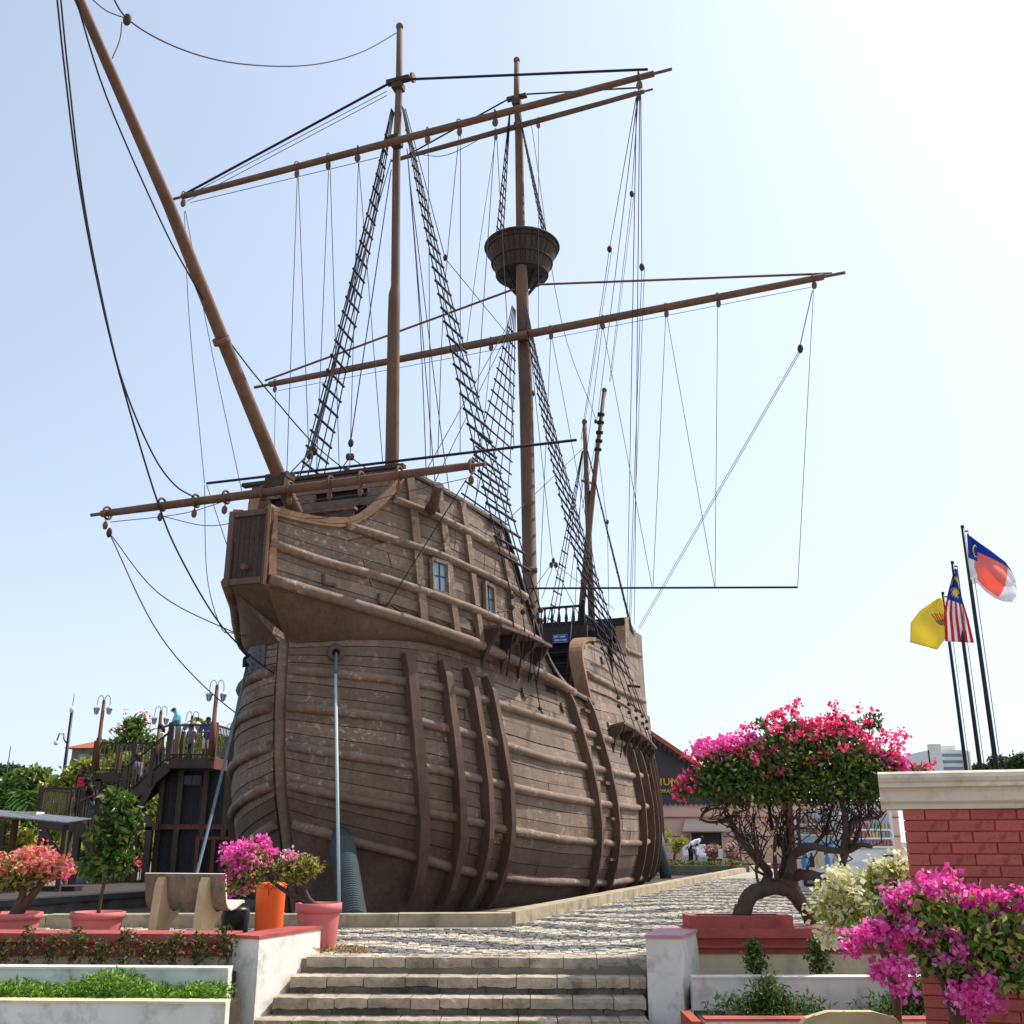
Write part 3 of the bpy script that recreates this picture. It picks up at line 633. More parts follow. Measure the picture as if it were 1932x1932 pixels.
for i in range(8): p=la.lerp(lb,(i+.5)/8); MB().box(p+Vector((.5,0,0)),(.95,.2,.035)).build('ladder_step',DARKW,ship)
g=MB().tube([la+Vector((.02,-.2,.9)),lb+Vector((.02,-.2,.9))],.025,6); g.tube([la+Vector((1.0,-.2,.9)),lb+Vector((1.0,-.2,.9))],.025,6); g.build('hand_rail',ROPEG,ship)
# shores that prop the hull: grey ribbed columns
RIB=mat('grey_prop',(72,82,84),.7,.15,4,.2,30)
def shore(p,q,r,ribs):
    p=Vector(p);q=Vector(q); d=q-p; M_=Vector((0,0,1)).rotation_difference(d.normalized()).to_matrix(); L_=d.length; prof=[(r,0)]
    if ribs:
        k=int(L_*.85/.05)
        for i in range(k): prof+=[(r+.008,.06+i*.05),(r+.03,.07+i*.05),(r+.03,.085+i*.05),(r+.008,.1+i*.05)]
        prof+=[(r*.85,.06+k*.05+.03)]
    prof+=[(r*.82,L_)]
    MB().lathe(prof,p,20,0,True,M_).build('shore',RIB,ship)
a=loc(onz(668,1742,-.1)); b_=hp(.3,1.22,1,.02); shore(a,b_,.185,True)
a=ons(1258,1662,21.); shore((a.x,21.,a.z-.05),hp(21,1.6,1,.0),.2,False)
# ================================================================ spars and rigging
def zc(p): # depth of a ship-frame point along the view axis
    q=SHIP+V*p[0]+U*p[1]+Vector((0,0,p[2]))-CAM; return q.y*math.cos(TH)+q.z*math.sin(TH)
def rpx(p,px): return px/2*zc(p)/F
def spar(name,pts,wpx,m=MAST,n=14,parent=None):
    return MB().tube(pts,[rpx(p,w_) for p,w_ in zip(pts,wpx)],n).build(name,m,parent or ship)
def rope(pts,r=.012,m=None,n=5,name='rope',parent=None): return MB().tube(pts,r,n,0,False).build(name,m or ROPE,parent or ship)
blk=MB().ball((0,0,-.16),.1,8,0,(.75,.55,1.15)).tube([(0,0,.0),(0,0,-.07)],.014,5,1); 
blk.tube([(.0,.09*math.cos(t),.09+.09*math.sin(t)) for t in np.linspace(0,2*math.pi,13)],.016,5,2,False); BLK=blk.mesh('pulley_block',[BLOCKM,IRON,BLOCKM])
b2=MB().ball((0,0,0),.1,8,0,(.75,.55,1.2)); BLK2=b2.mesh('pulley_block',[DARKW])
def block(p,parent,me=BLK,sc=1): return inst('pulley_block',me,parent,at=Matrix.Translation(p)@Matrix.Rotation(rnd.uniform(-.5,.5),4,'Z')@Matrix.Scale(sc,4))
# --- masts
fm=[onb(738,905),onb(740,850),onb(743,600),onb(744,556),onb(746,540),onb(748,300),onb(753,160),onb(754,55)]
fm[0].z=6.9; fm[0].y=fm[1].y+.05
foremast=spar('foremast',fm,[26,26,23,22,17,15,13,11]); MB().ball(fm[-1]+Vector((0,0,.08)),rpx(fm[-1],15),8).build('mast_ball',MAST,foremast)
p=onb(752,152); MB().box(p,(.62,.16,.1)).box(p-Vector((0,0,.2)),(.26,.26,.16)).build('mast_cap',DARKW,foremast)
MB().tube([p+Vector((.42,0,-.02)),p+Vector((.36,0,-.02))],.13,10).build('mast_cap',BLOCKM,foremast)
mm=[onb(1005,1165),onb(1000,1112),onb(1000,1110),onb(993,760),onb(988,640),onb(985,545),onb(982,430),onb(979,240),onb(975,190),onb(975,118)]
mm[0].z=4.5
mainmast=spar('mainmast',mm,[32,31,27,26,24,23,17,15,12,10]); MB().ball(mm[-1]+Vector((0,0,.1)),rpx(mm[-1],13),8).build('mast_ball',MAST,mainmast)
MB().tube([mm[0],mm[1]],[rpx(mm[0],35),rpx(mm[1],34)],16).build('mast_boot',DARKW,mainmast)
for y in (745,1080): q=onb(994 if y<900 else 999,y); MB().tube([q,q+Vector((0,0,.12))],rpx(q,30),14).build('mast_band',MAST,mainmast)
p=onb(975,184); MB().box(p,(.72,.16,.12)).box(p-Vector((0,0,.24)),(.28,.28,.2)).build('mast_cap',DARKW,mainmast)
mz=[onb(1118,1190),onb(1109,960),onb(1103,800)]; mz[0].z=6.9
mizzen=spar('mizzenmast',mz,[14,11,8]); MB().ball(mz[-1]+Vector((0,0,.1)),rpx(mz[-1],11),8).build('mast_ball',MAST,mizzen)
lt=[ons(1094,1185,20.2),ons(1112,990,20.5),ons(1124,880,20.7),ons(1140,736,20.9)]
lat=spar('lateen_yard',lt,[12,12,9,7]); MB().ball(lt[-1],rpx(lt[-1],10),8).build('mast_ball',MAST,lat)
for x,y in ((1134,782),(1133,797),(1131,816),(1130,832),(1128,848),(1117,930)):
    q=ons(x,y,20.7); MB().tube([q-Vector((0,0,.05)),q+Vector((0,0,.05))],rpx(q,14),10).build('yard_ring',IRON,lat)
MB().bar(onb(1098,907,0),onb(1118,912,0),.08,.08).build('crosstree',DARKW,mizzen)
# --- crow's nest: staves, hoops, floor
cb,ct=ons(985,521,13.3),ons(985,468,13.3); cx=cb.x; zb,zt=cb.z,ct.z; rt=rpx(ct,134); rb_=rpx(cb,92)
nest=MB().lathe([(rb_,zb),(rt,zt),(rt-.06,zt),(rb_-.06,zb+.05)],(cx,13.3,0),36,0,False).build('crows_nest',DARKW,ship)
for i in range(36):
    a=2*math.pi*i/36; da=.078; P=[]
    for z,r in ((zb,rb_),(zt,rt)):
        for o in (-.02,.025):
            for d in (-da,da): P.append(Vector((cx+(r+o)*math.cos(a+d),13.3+(r+o)*math.sin(a+d),z)))
    MB().add(P,[(0,2,3,1),(4,5,7,6),(0,1,5,4),(2,6,7,3),(0,4,6,2),(1,3,7,5)]).build('stave',DARKW,nest)
for t in (.02,.42,.86,1.0):
    z=zb+(zt-zb)*t; r=rb_+(rt-rb_)*t+.035; MB().tube([(cx+r*math.cos(a),13.3+r*math.sin(a),z) for a in np.linspace(0,2*math.pi,33)],.035 if t<1 else .05,6,0,False).build('hoop',DARKW,nest)
MB().lathe([(.2,zb-.45),(.3,zb-.1),(rb_+.03,zb-.02),(rb_+.03,zb+.03)],(cx,13.3,0),24).build('nest_floor',BLACKW,nest)
for i in range(8):
    a=2*math.pi*(i+.3)/8; MB().bar((cx+.2*math.cos(a),13.3+.2*math.sin(a),zb-.7),(cx+rb_*.85*math.cos(a),13.3+rb_*.85*math.sin(a),zb-.03),.07,.07).build('knee',BLACKW,nest)
# --- yards
SF=onb(745,262).y-.4; SMN=onb(987,637).y-.5
def yard(x0,y0,x1,y1,s,wmid,wend,bxs,me=BLK,sc=1.):
    a,b=ons(x0,y0,s),ons(x1,y1,s); P=[a.lerp(b,t) for t in (0,.03,.031,.2,.5,.8,.969,.97,1)]
    W=[wend*.5,wend*.5,wend,wend*1.15,wmid,wend*1.15,wend,wend*.5,wend*.5]; r=rpx(a.lerp(b,.5),1)
    yd=MB().tube(P,[w_*r for w_ in W],12).build('yard',MAST,ship)
    for x in bxs:
        t=(x-x0)/(x1-x0); ax=ray(x,y0+(y1-y0)*t); p=ons(x,y0+(y1-y0)*t,s); block(p+Vector((0,-.02,-.06)),yd,me,sc)
    return yd
fy=yard(318,378,1268,130,SF,14,11,[348,562,621,676,808,868,935,1206])
my=yard(480,731,1595,514,SMN,16,12,[520,927,1040,1137,1257,1355,1535],sc=1.1)
ty=yard(738,304,1232,168,SMN,11,8,[936,1016,1205])
SB=onb(527,915).y-.25
sy=yard(172,972,916,875,SB,17,14,[],)
for x,y in ((203,968),(306,952),(370,945),(427,938),(497,929),(548,921),(624,911),(682,903),(754,893),(890,880)):
    p=ons(x,y,SB); r=.115
    MB().tube([(p.x+.0,p.y+r*math.cos(t),p.z+r*math.sin(t)) for t in np.linspace(0,2*math.pi,17)],.022,6,0,False).build('yard_ring',BLOCKM,sy)
    block(p+Vector((0,-.02,-.13)),sy,BLK,.72)
MB().box(ons(987,633,SMN+.2),(.3,.35,.3)).build('yard_sling',DARKW,my); MB().box(ons(747,267,SF+.15),(.25,.3,.22)).build('yard_sling',DARKW,fy)
MB().box(ons(978,239,SMN+.2),(.25,.3,.22)).build('yard_sling',DARKW,ty)
# --- bowsprit
bsp=[onb(566,985),onb(552,955),onb(527,900),onb(422,645),onb(318,385),onb(150,0),onb(105,-105)]
bow=spar('bowsprit',bsp,[28,28,27,25,23,19,18],n=14)
q=onb(420,648); MB().tube([q,q+(bsp[4]-bsp[3]).normalized()*.1],rpx(q,33),12).build('spar_band',BLOCKM,bow)
q=onb(525,905); MB().box(q+Vector((0,.05,.05)),(.42,.3,.08)).box(q+Vector((0,0,-.08)),(.4,.24,.18)).build('saddle',DARKW,bow)
# --- thin spreader poles that hang below the yards
for pts,s in (((390,912,1088,830),SF),((500,1112,1505,1108),SMN)):
    MB().tube([ons(pts[0],pts[1],s),ons(pts[2],pts[3],s)],.03,6).build('spreader_pole',ROPE,ship)
# --- running rigging: every line is (pixels..., plane)
def smooth(P,k=6):
    Q=[P[0]*2-P[1]]+list(P)+[P[-1]*2-P[-2]]; out=[]
    for i in range(1,len(Q)-2):
        a,b,c,d=Q[i-1:i+3]
        for j in range(k): t=j/k; out.append(.5*((2*b)+(c-a)*t+(2*a-5*b+4*c-d)*t*t+(3*b-a-3*c+d)*t**3))
    return out+[P[-1]]
def line(px,s=None,b=None,r=.011,m=None,sg=0):
    P=[(ons(x,y,s) if s is not None else onb(x,y,b)) for x,y in px]
    if sg and len(P)==2: P=sag(P[0],P[1],sg,10)
    if len(P)>2: P=smooth(P)
    return rope(P,r,m)
for px in (((735,157),(345,368)),((765,150),(1222,131))): line(px,s=SF,r=.032)
for px in (((968,546),(500,718)),((1015,537),(1570,516))): line(px,s=SMN,r=.04,m=MAST)
for px in (((968,182),(770,292)),((990,178),(1212,165))): line(px,s=SMN,r=.03)
for px in (((730,172),(360,366)),((730,180),(352,380)),((360,382),(715,297)),((785,290),(1200,172)),((348,398),(357,600),(386,912)),((350,398),(395,640),(456,926)),
  ((561,335),(541,894)),((563,335),(584,889)),((620,320),(597,888)),((623,320),(640,883)),((676,308),(660,880)),((677,308),(722,873)),((808,270),(812,862)),((866,255),(838,560),(826,861)),((869,255),(868,856)),((934,255),(893,853)),((937,255),(970,844)),((780,290),(845,292),(935,245))):
    line(px,s=SF,m=ROPEG,r=.009)
for px in (((525,737),(960,655)),((1030,640),(1530,542)),((1256,595),(1232,1106)),((1258,595),(1348,1106)),((1354,580),(1349,1106)),((1138,620),(1230,1106)),((1136,620),(1075,1110)),((1535,545),(1505,1106)),((1533,548),(1510,650)),((1039,640),(1018,1110)),((1042,640),(1130,1110)),((927,660),(880,1111)),((1016,232),(1016,627)),((936,255),(905,460),(880,653)),((520,737),(512,1111))):
    line(px,s=SMN,m=ROPEG,r=.010)
# braces that lead aft and down
ST=hp(18.8,8.3,1,.1)
def brace(x,y,s,q,r=.012,m=None,sg=.0): 
    p=ons(x,y,s); return rope(sag(p,q,sg,12) if sg else [p,q],r,m or ROPEG)
ST2=onb(1204,1185,1.2); 
a=ons(1510,658,SMN); block(a,my,BLK2,1.2); rope([a,ST2],.011,ROPEG); rope([a+Vector((.06,0,0)),ST2+Vector((.05,0,-.05))],.011,ROPEG)
rope([a+Vector((0,0,.1)),ons(1533,548,SMN)],.015)
for (x,y),(x2,y2,b) in (((1207,180),(1197,1178,1.5)),((1201,182),(1183,1172,1.7)),((1204,182),(1192,362,3.5)),((1209,170),(1211,500,4.4)),((1203,182),(1127,790,.3)),((1200,185),(1150,470,3.0))):
    rope([ons(x,y,SF),onb(x2,y2,b)],.011,ROPEG)
for x,y,b,x2,y2,b2 in ((1192,366,3.5,1150,720,.6),(1211,504,4.4,1187,1178,1.7),(1150,470,3.,1096,830,.1)):
    q=onb(x,y,b); block(q,fy,BLK2,1.1); rope([q,onb(x2,y2,b2)],.011,ROPEG); rope([q+Vector((.08,0,0)),onb(x2,y2,b2)+Vector((.05,0,0))],.009,ROPEG)
# stays between the masts and down to the deck
for px in (((765,205),(838,480)),((842,490),(965,640)),((1002,230),(1058,600),(1124,790)),((990,560),(1042,1052)),((1044,1065),(1022,1130)),((1044,1065),(1092,1160)),((1040,1065),(1000,1120)),((1044,1062),(1160,1150)),((1145,735),(1098,960)),((1128,850),(1145,985)),((1146,990),(1150,1235)),
  ((1100,846),(780,1150)),((770,300),(803,700),(825,960)),((772,330),(830,800),(856,980)),((768,280),(792,600),(806,940)),((960,610),(785,922)),((962,620),(808,935)),((1100,850),(1083,1180))):
    line(px,b=0,m=ROPEG,r=.012)
for x,y in ((840,486),(1124,795),(1044,1058),(1040,1066),(1049,1066),(1146,985)): block(onb(x,y,0),mainmast,BLK2,.9)
# bowsprit rigging
line(((112,-30),(128,130),(158,380),(205,620),(240,745),(290,860),(330,915),(366,938)),b=0,r=.013)
line(((105,-30),(122,130),(150,350),(190,560),(235,740),(300,955),(345,1060),(410,1170),(470,1235),(519,1272)),b=0,r=.014)
line(((138,-20),(200,180),(300,410),(352,510),(430,640),(520,755),(590,835),(655,890)),b=0,r=.013)
line(((205,-20),(243,38),(330,88),(430,117),(540,125),(620,117),(690,95),(748,62)),b=0,r=.013)
line(((170,-5),(200,20),(236,34)),b=0,r=.009); line(((230,42),(226,75),(212,110)),b=0,r=.008)
q=onb(240,37); block(q,bow,BLK2,.9)
# loops under the sprit yard and the two lines from its end to the bow
line(((208,985),(350,968),(480,930),(560,945),(700,930)),s=SB,r=.008,m=ROPEG); line(((310,975),(400,992),(520,970),(610,978),(690,945)),s=SB+.05,r=.008,m=ROPEG); line(((560,935),(640,975),(720,940),(890,900)),s=SB+.1,r=.007,m=ROPEG)
p0=ons(206,1005,SB); block(p0,sy,BLK2,.8)
rope(smooth([p0,ons(290,1180,SB+.4),ons(380,1290,SB+1.),Vector((-1.2,.9,3.0))]),.011,ROPEG); rope(smooth([p0,ons(300,1120,SB),ons(434,1190,SB+.6),Vector((-.9,-.2,4.6))]),.010,ROPEG)
rope(smooth([ons(386,915,SF),ons(390,1080,SF-.5),ons(415,1180,-.6),ons(440,1195,-.3)]),.009,ROPEG); rope([ons(390,915,SF),ons(432,1040,0)],.009,ROPEG)
# a line down the forecastle side, and one across the hull
rope([onb(880,905,2.7),fp(.1,4.98,1,.1)],.011,ROPE); rope(sag(fp(.1,4.98,1,.1),fp(3.2,5.5,1,.15),.1),.01,ROPE)
q=hp(5.0,3.72,1,.1); rope([fp(3.3,5.0,1,.5),q],.012,ROPE); rope(sag(q,hp(6.0,4.35,1,.05),.28),.014,ROPE)
MB().ball(q,.05,6).build('ring_bolt',IRON,ship)
# deck tackle seen above the forecastle
for x,y,sc in ((590,846,1.0),(584,858,1.),(594,852,.8),(662,836,.9),(657,862,.8),(664,862,.8),(541,897,.9),(552,900,.9),(655,888,.9)):
    block(onb(x,y,-.4 if x<600 else -.2),foremast,b2.mesh('pulley_block',[BLOCKM]) if False else BLK2,sc*.9)
for px in (((588,850),(545,895)),((590,858),(560,900)),((590,846),(735,230)),((588,842),(735,260)),((660,862),(700,890)),((661,862),(640,890)),((662,830),(738,320)),((592,840),(725,330)),((584,850),(738,300))): line(px,b=-.35,r=.013,m=ROPE)
# --- shrouds with ratlines
deadeye=MB().ball((0,0,0),.06,6,0,(1,.6,1)).mesh('deadeye',[DARKW])
def shrouds(tops,bots,nr,t0,t1,r=.02,rr=.026,chain=None,name='shroud',bow_=0.):
    ls=[[Vector(a).lerp(Vector(b),t)-Vector((0,0,0))+Vector((-bow_*math.copysign(1,b[0])*4*t*(1-t),0,0)) for t in np.linspace(0,1,9)] for a,b in zip(tops,bots)]
    g=None; first=None
    for l in ls: o=rope(l,r,ROPE,5,name); first=first or o
    at=lambda l,t:(lambda k,f:l[min(k,8)].lerp(l[min(k+1,8)],f))(int(t*8),t*8-int(t*8))
    for i in range(nr):
        t=t0+(t1-t0)*i/(nr-1); a=at(ls[0],t); b=at(ls[-1],t); z=(a.z+b.z)/2; d=(b-a)*.08
        MB().tube([a-d,b+d],rr,6).build('ratline',RATL,first)
    if chain:
        for b,c in zip(bots,chain): inst('deadeye',deadeye,first,at=Vector(b)); inst('deadeye',deadeye,first,at=Vector(b)+Vector((0,0,-.22))); MB().tube([Vector(b)+Vector((0,0,-.2)),c,c+Vector((-.15*(1 if c.x>0 else -1),0,-.9))],.016,5).build('chain',IRON,first)
top=onb(760,205,.12)
for sd_ in (1,-1):
    S5=[2.8,3.25,3.7,4.15]
    shrouds([(sd_*.14,top.y-.1+.05*i,top.z) for i in range(4)],[(fp(s,5.68,sd_,.44)) for s in S5],31,.06,.93,.015,.03,chain=[fp(s,5.02,sd_,.44) for s in S5],bow_=.12)
top=onb(990,575,.2)
for sd_ in (1,-1):
    S5=[10.9,12.3,13.7,15.1,16.5]
    shrouds([(sd_*.2,top.y-.1+.08*i,top.z) for i in range(5)],[(hp(s,4.62,sd_,.46)) for s in S5],29,.06,.9,.016,.028,chain=[hp(s,3.96,sd_,.46) for s in S5],bow_=.3)
top=onb(977,205,.15)
for sd_ in (1,-1):
    shrouds([(sd_*.15,top.y+.03*i,top.z) for i in range(3)],[(cx+sd_*rt*.72,13.0+.35*i,zt) for i in range(3)],15,.1,.97,.02,.028)
top=onb(1103,850,0)
for sd_ in (1,-1):
    shrouds([(sd_*.1,top.y+.05*i,top.z) for i in range(3)],[hp(20.2+.45*i,8.3,sd_,.1) for i in range(3)],13,.12,.97,.018,.03)
# ================================================================ plants: leaves and bracts as small folded faces
def leafmesh(name,P,size,mats,mi=None,up=.4,asp=.55,seed=1,dirs=None,droop=0.):
    r=np.random.default_rng(seed); P=np.asarray(P,float); n=len(P)
    d=r.normal(size=(n,3)) if dirs is None else np.asarray(dirs)+r.normal(size=(n,3))*.35; d[:,2]-=droop; d/=np.linalg.norm(d,axis=1)[:,None]
    nn=r.normal(size=(n,3)); nn[:,2]+=up*2; s_=np.cross(d,nn); s_/=np.linalg.norm(s_,axis=1)[:,None]+1e-9; nn=np.cross(s_,d)
    L_=(size*r.uniform(.65,1.3,n))[:,None]; w_=L_*asp*.5; f=nn*L_*.14
    v=np.stack([P,P+d*L_*.45+s_*w_+f,P+d*L_,P+d*L_*.45-s_*w_+f],1).reshape(-1,3)
    me=bpy.data.meshes.new(name); me.vertices.add(4*n); me.vertices.foreach_set('co',v.ravel())
    idx=np.arange(n)[:,None]*4; lo=np.concatenate([idx+np.array([0,1,2]),idx+np.array([0,2,3])],1).ravel()
    me.loops.add(6*n); me.loops.foreach_set('vertex_index',lo); me.polygons.add(2*n); me.polygons.foreach_set('loop_start',np.arange(2*n)*3)
    for m in mats: me.materials.append(m)
    if mi is not None: me.polygons.foreach_set('material_index',np.repeat(mi,2))
    me.update(calc_edges=True); me.validate(); return me
def cloud(blobs,n,shell=.55,seed=1,top=None):
    """points inside a set of ellipsoids (centre, radii), denser near the skin"""
    r=np.random.default_rng(seed); w_=np.array([b[1][0]*b[1][1]*b[1][2] for b in blobs])**.67; w_/=w_.sum(); out=[]
    for (c,rad),k in zip(blobs,r.multinomial(n,w_)):
        d=r.normal(size=(k,3)); d/=np.linalg.norm(d,axis=1)[:,None]
        if top is not None: d[:,2]=np.where(d[:,2]<top,np.abs(d[:,2]),d[:,2])
        t=(shell+(1-shell)*r.random(k))**1; t*=1+.12*r.normal(size=k); out.append(np.array(c)+d*t[:,None]*np.array(rad))
    return np.concatenate(out)
def clumps(C,per,rad,seed=1,flat=.8):
    r=np.random.default_rng(seed); C=np.asarray(C); return (C[:,None,:]+r.normal(size=(len(C),per,3))*np.array([rad,rad,rad*flat])).reshape(-1,3)
def link(name,me,parent,kind='stuff'):
    off=ORG.get(root(parent).name,Vector((0,0,0))); me.transform(Matrix.Translation(-off)); o=bpy.data.objects.new(name,me); COL.objects.link(o); o.parent=parent
    if kind: o['kind']=kind
    return o
LEAFD=island_mat('leaf_dark',[(0,(50,80,36)),(.5,(80,114,50)),(1,(122,150,70))])
LEAFB=island_mat('leaf_bougainvillea',[(0,(58,92,40)),(.45,(92,126,54)),(.8,(146,162,80)),(1,(190,190,104))])
LEAFY=island_mat('leaf_yellow_green',[(0,(124,132,50)),(.5,(170,174,72)),(1,(212,206,112))])
LEAFG=island_mat('leaf_fresh',[(0,(66,110,30)),(.5,(104,148,40)),(1,(150,182,62))])
LEAFT=island_mat('leaf_tree',[(0,(88,108,40)),(.4,(134,148,54)),(.8,(184,184,78)),(1,(204,196,104))])
LEAFF=island_mat('leaf_far',[(0,(44,62,40)),(.5,(66,88,52)),(1,(94,112,66))])
PINK=island_mat('bract_pink',[(0,(228,60,158)),(.5,(246,96,190)),(.85,(252,140,212)),(1,(255,190,232))],trans=.45)
RED=island_mat('bract_crimson',[(0,(216,40,92)),(.5,(242,70,126)),(.85,(250,112,160)),(1,(252,160,190))],trans=.45)
CORAL=island_mat('bract_coral',[(0,(220,112,100)),(.5,(240,148,132)),(.85,(246,178,150)),(1,(228,90,168))],trans=.35)
WHITEF=island_mat('bract_cream',[(0,(214,206,150)),(.5,(238,234,190)),(1,(250,250,226))],trans=.35)
PALEP=island_mat('bract_pale_pink',[(0,(214,110,160)),(1,(240,190,206))],trans=.3)
BARK=wood('bark',(92,74,58),0,.1,(20,20,3),.9); BARKD=wood('bark_dark',(82,71,62),0,.1,(20,20,3),.9)
PINKPOT=mat('pot_pink',(206,112,108),.6,.12,3,.2,25,stain=(160,84,80),stain_amt=.5); ORANGE=mat('bin_orange',(236,98,40),.5,.1,2,.1,20)
def flowers(name,C,per,rad,size,m,parent,seed): return link(name,leafmesh(name,clumps(C,per,rad,seed),size,[m],up=.3,asp=.85,seed=seed+1),parent)
def leaves(name,P,size,m,parent,seed,**k): return link(name,leafmesh(name,P,size,[m],seed=seed,**k),parent)
def limb(pts,r,parent,m=BARK,name='branch',n=7):
    P=[Vector(p) for p in pts]; Q=[]
    for i in range(len(P)-1):
        for t in (0,.33,.67): Q.append(P[i].lerp(P[i+1],t))
    Q.append(P[-1])
    for _ in range(2): Q=[Q[0]]+[(Q[i-1]+Q[i]*2+Q[i+1])/4 for i in range(1,len(Q)-1)]+[Q[-1]]
    k=len(Q)-1; return MB().tube([q+Vector((rnd.uniform(-1,1),rnd.uniform(-1,1),rnd.uniform(-1,1)))*r[0]*.12 for q in Q],[r[0]+(r[1]-r[0])*i/k for i in range(k+1)],n).build(name,m,parent)
def twigs(parent,starts,ends,r,m,name='twigs',seed=3,wob=.12):
    rr=random.Random(seed); g=MB()
    for a,b in zip(starts,ends):
        a=Vector(a);b=Vector(b); L_=(b-a).length; k=5; P=[a.lerp(b,i/k)+Vector((rr.gauss(0,1),rr.gauss(0,1),rr.gauss(0,1)))*L_*wob*(0 if i in (0,k) else 1) for i in range(k+1)]
        g.tube(P,[r*(1-.7*i/k) for i in range(k+1)],4,0,False)
    return tag(g.build(name,m,parent),kind='stuff')
# ================================================================ foreground left: wing wall, terrace walls, beds
g=MB().prism([(-2.61,10.36),(-2.33,10.20),(-1.97,11.36),(-2.27,11.42)],(0,0,-.62),(1,0,0),(0,1,0),(0,0,.84))
wl=g.alone('wing_wall',WHITE,'white rendered wing wall left of the steps with a red top','wall',(-2.3,10.7,-.6))
MB().prism([(-2.625,10.345),(-2.33,10.185),(-1.955,11.37),(-2.27,11.435)],(0,0,.2215),(1,0,0),(0,1,0),(0,0,.03)).build('coping',REDP,wl)
def terrace(name,xa,xb,ya,sl,tiers,label,base):
    """wall along x from xa to xb; tiers: (part, front offset, back offset, z0, z1, material)"""
    t=thing(name,label,'wall',base)
    for nm,f,b,z0,z1,m in tiers:
        MB().prism([(xa,ya+f+sl*0),(xb,ya+f+sl*(xb-xa)),(xb,ya+b+sl*(xb-xa)),(xa,ya+b)],(0,0,z0),(1,0,0),(0,1,0),(0,0,z1-z0)).build(nm,m,t)
    return t
tl=terrace('terrace_wall',-2.64,-9.5,10.40,-.06,[('coping',0,.42,.172,.25,REDP),('wall_band',.05,.4,.05,.172,REDP),('wall_face',.07,.4,-.6,.05,CREAM)],'red coped cream terrace wall left of the steps behind the hedge','',) if False else terrace('terrace_wall',-2.64,-9.5,10.40,-.06,[('coping',0,.42,.172,.25,REDP),('wall_band',.05,.4,.05,.172,REDP),('wall_face',.07,.4,-.6,.05,CREAM)],'red coped cream terrace wall left of the steps behind the hedge',(-5,10.5,-.6))
l2=terrace('planter_wall',-2.53,-9.5,9.95,-.05,[('wall_face',0,.14,-.6,-.012,WHITE),('ledge',-.012,.16,-.012,.01,WHITE)],'upper white planter wall left of the steps below the red coping',(-5,10,-.6))
l3=terrace('planter_wall',-2.38,-9.5,9.36,-.04,[('wall_face',0,.14,-.6,-.205,WHITE),('ledge',-.012,.155,-.205,-.185,CREAM)],'lowest white planter wall left of the steps in front of the ground cover',(-5,9.4,-.6))
slab([(-2.55,10.1),(-9.5,10.4),(-9.5,10.85),(-2.55,10.5)],-.6,-.06,'planting_bed',SOIL); slab([(-2.4,9.5),(-9.5,9.75),(-9.5,10.3),(-2.4,9.98)],-.61,-.24,'planting_bed',SOIL)
# dark hedge of small shrubs in the upper bed, countable one by one
ORD='first second third fourth fifth sixth seventh eighth ninth tenth eleventh twelfth thirteenth'.split()
k=0
for x in np.arange(-5.25,-2.55,.235):
    y=10.27-.055*(x+2.6)*1.0; h=rnd.uniform(.24,.4); t=thing('hedge_shrub','small dark-leaved shrub under the red coping, '+ORD[k]+' from the left edge','shrub',(x,y,-.06),'hedge shrubs under the red coping')
    P=cloud([((x,y,-.06+h*.58),(.13,.10,h*.46)),((x+rnd.uniform(-.05,.05),y,-.06+h*.85),(.07,.07,h*.2))],190,.3,100+k)
    leaves('foliage',P,.045,island_mat('leaf_hedge',[(0,(44,54,26)),(.5,(80,88,40)),(.8,(126,112,56)),(1,(160,110,84))]) if k==0 else bpy.data.materials['leaf_hedge'],t,200+k)
    twigs(t,[(x+rnd.uniform(-.02,.02),y,-.06) for _ in range(5)],[(x+rnd.uniform(-.1,.1),y+rnd.uniform(-.05,.05),-.06+h*.8) for _ in range(5)],.006,BARKD,'stem',k); k+=1
P=np.stack([rng.uniform(-5.4,-2.44,5200),rng.uniform(9.52,9.93,5200),np.zeros(5200)],1); hgt=.05+.05*np.sin(P[:,0]*3.1)+.04*np.sin(P[:,0]*7+1); P[:,2]=-.24+rng.random(5200)*(.10+hgt); P[:,1]-=.045*(P[:,0]+2.4)
gc=leafmesh('ground_cover',P,.055,[LEAFG],up=.8,asp=.3,seed=5); o=bpy.data.objects.new('ground_cover',gc); COL.objects.link(o); tag(o,'bright green feathery ground cover in the lower left bed','ground cover',kind='stuff')
# ---- right wing pier and terrace walls
wr=MB().prism([(1.25,10.33),(1.57,10.27),(1.86,11.05),(1.66,11.46),(1.5,11.2)],(0,0,-.62),(1,0,0),(0,1,0),(0,0,.84)).alone('wing_pier',WHITE,'white rendered pier right of the steps with a pinkish top','pier',(1.45,10.6,-.6))
MB().prism([(1.235,10.315),(1.58,10.255),(1.875,11.05),(1.66,11.48),(1.49,11.2)],(0,0,.2215),(1,0,0),(0,1,0),(0,0,.03)).build('coping',mat('coping_mauve',(190,140,146),.6,.1,3,.15,30),wr)
terrace('terrace_wall',1.72,9.5,11.0,.0,[('coping',-.03,.5,.17,.252,REDP),('wall_band',.03,.45,.1,.17,REDP),('wall_band',.01,.45,.075,.1,REDP),('wall_band',.05,.45,.02,.075,REDP),('wall_face',.07,.44,-.6,.02,CREAM)],'red coped cream terrace wall right of the steps under the large bougainvillea',(4,11.1,-.6))
terrace('planter_wall',1.64,9.5,10.18,.0,[('wall_face',0,.14,-.6,-.105,WHITE),('ledge',-.01,.15,-.105,-.09,WHITE)],'upper white planter wall right of the steps with two small shrubs behind',(4,10.2,-.6))
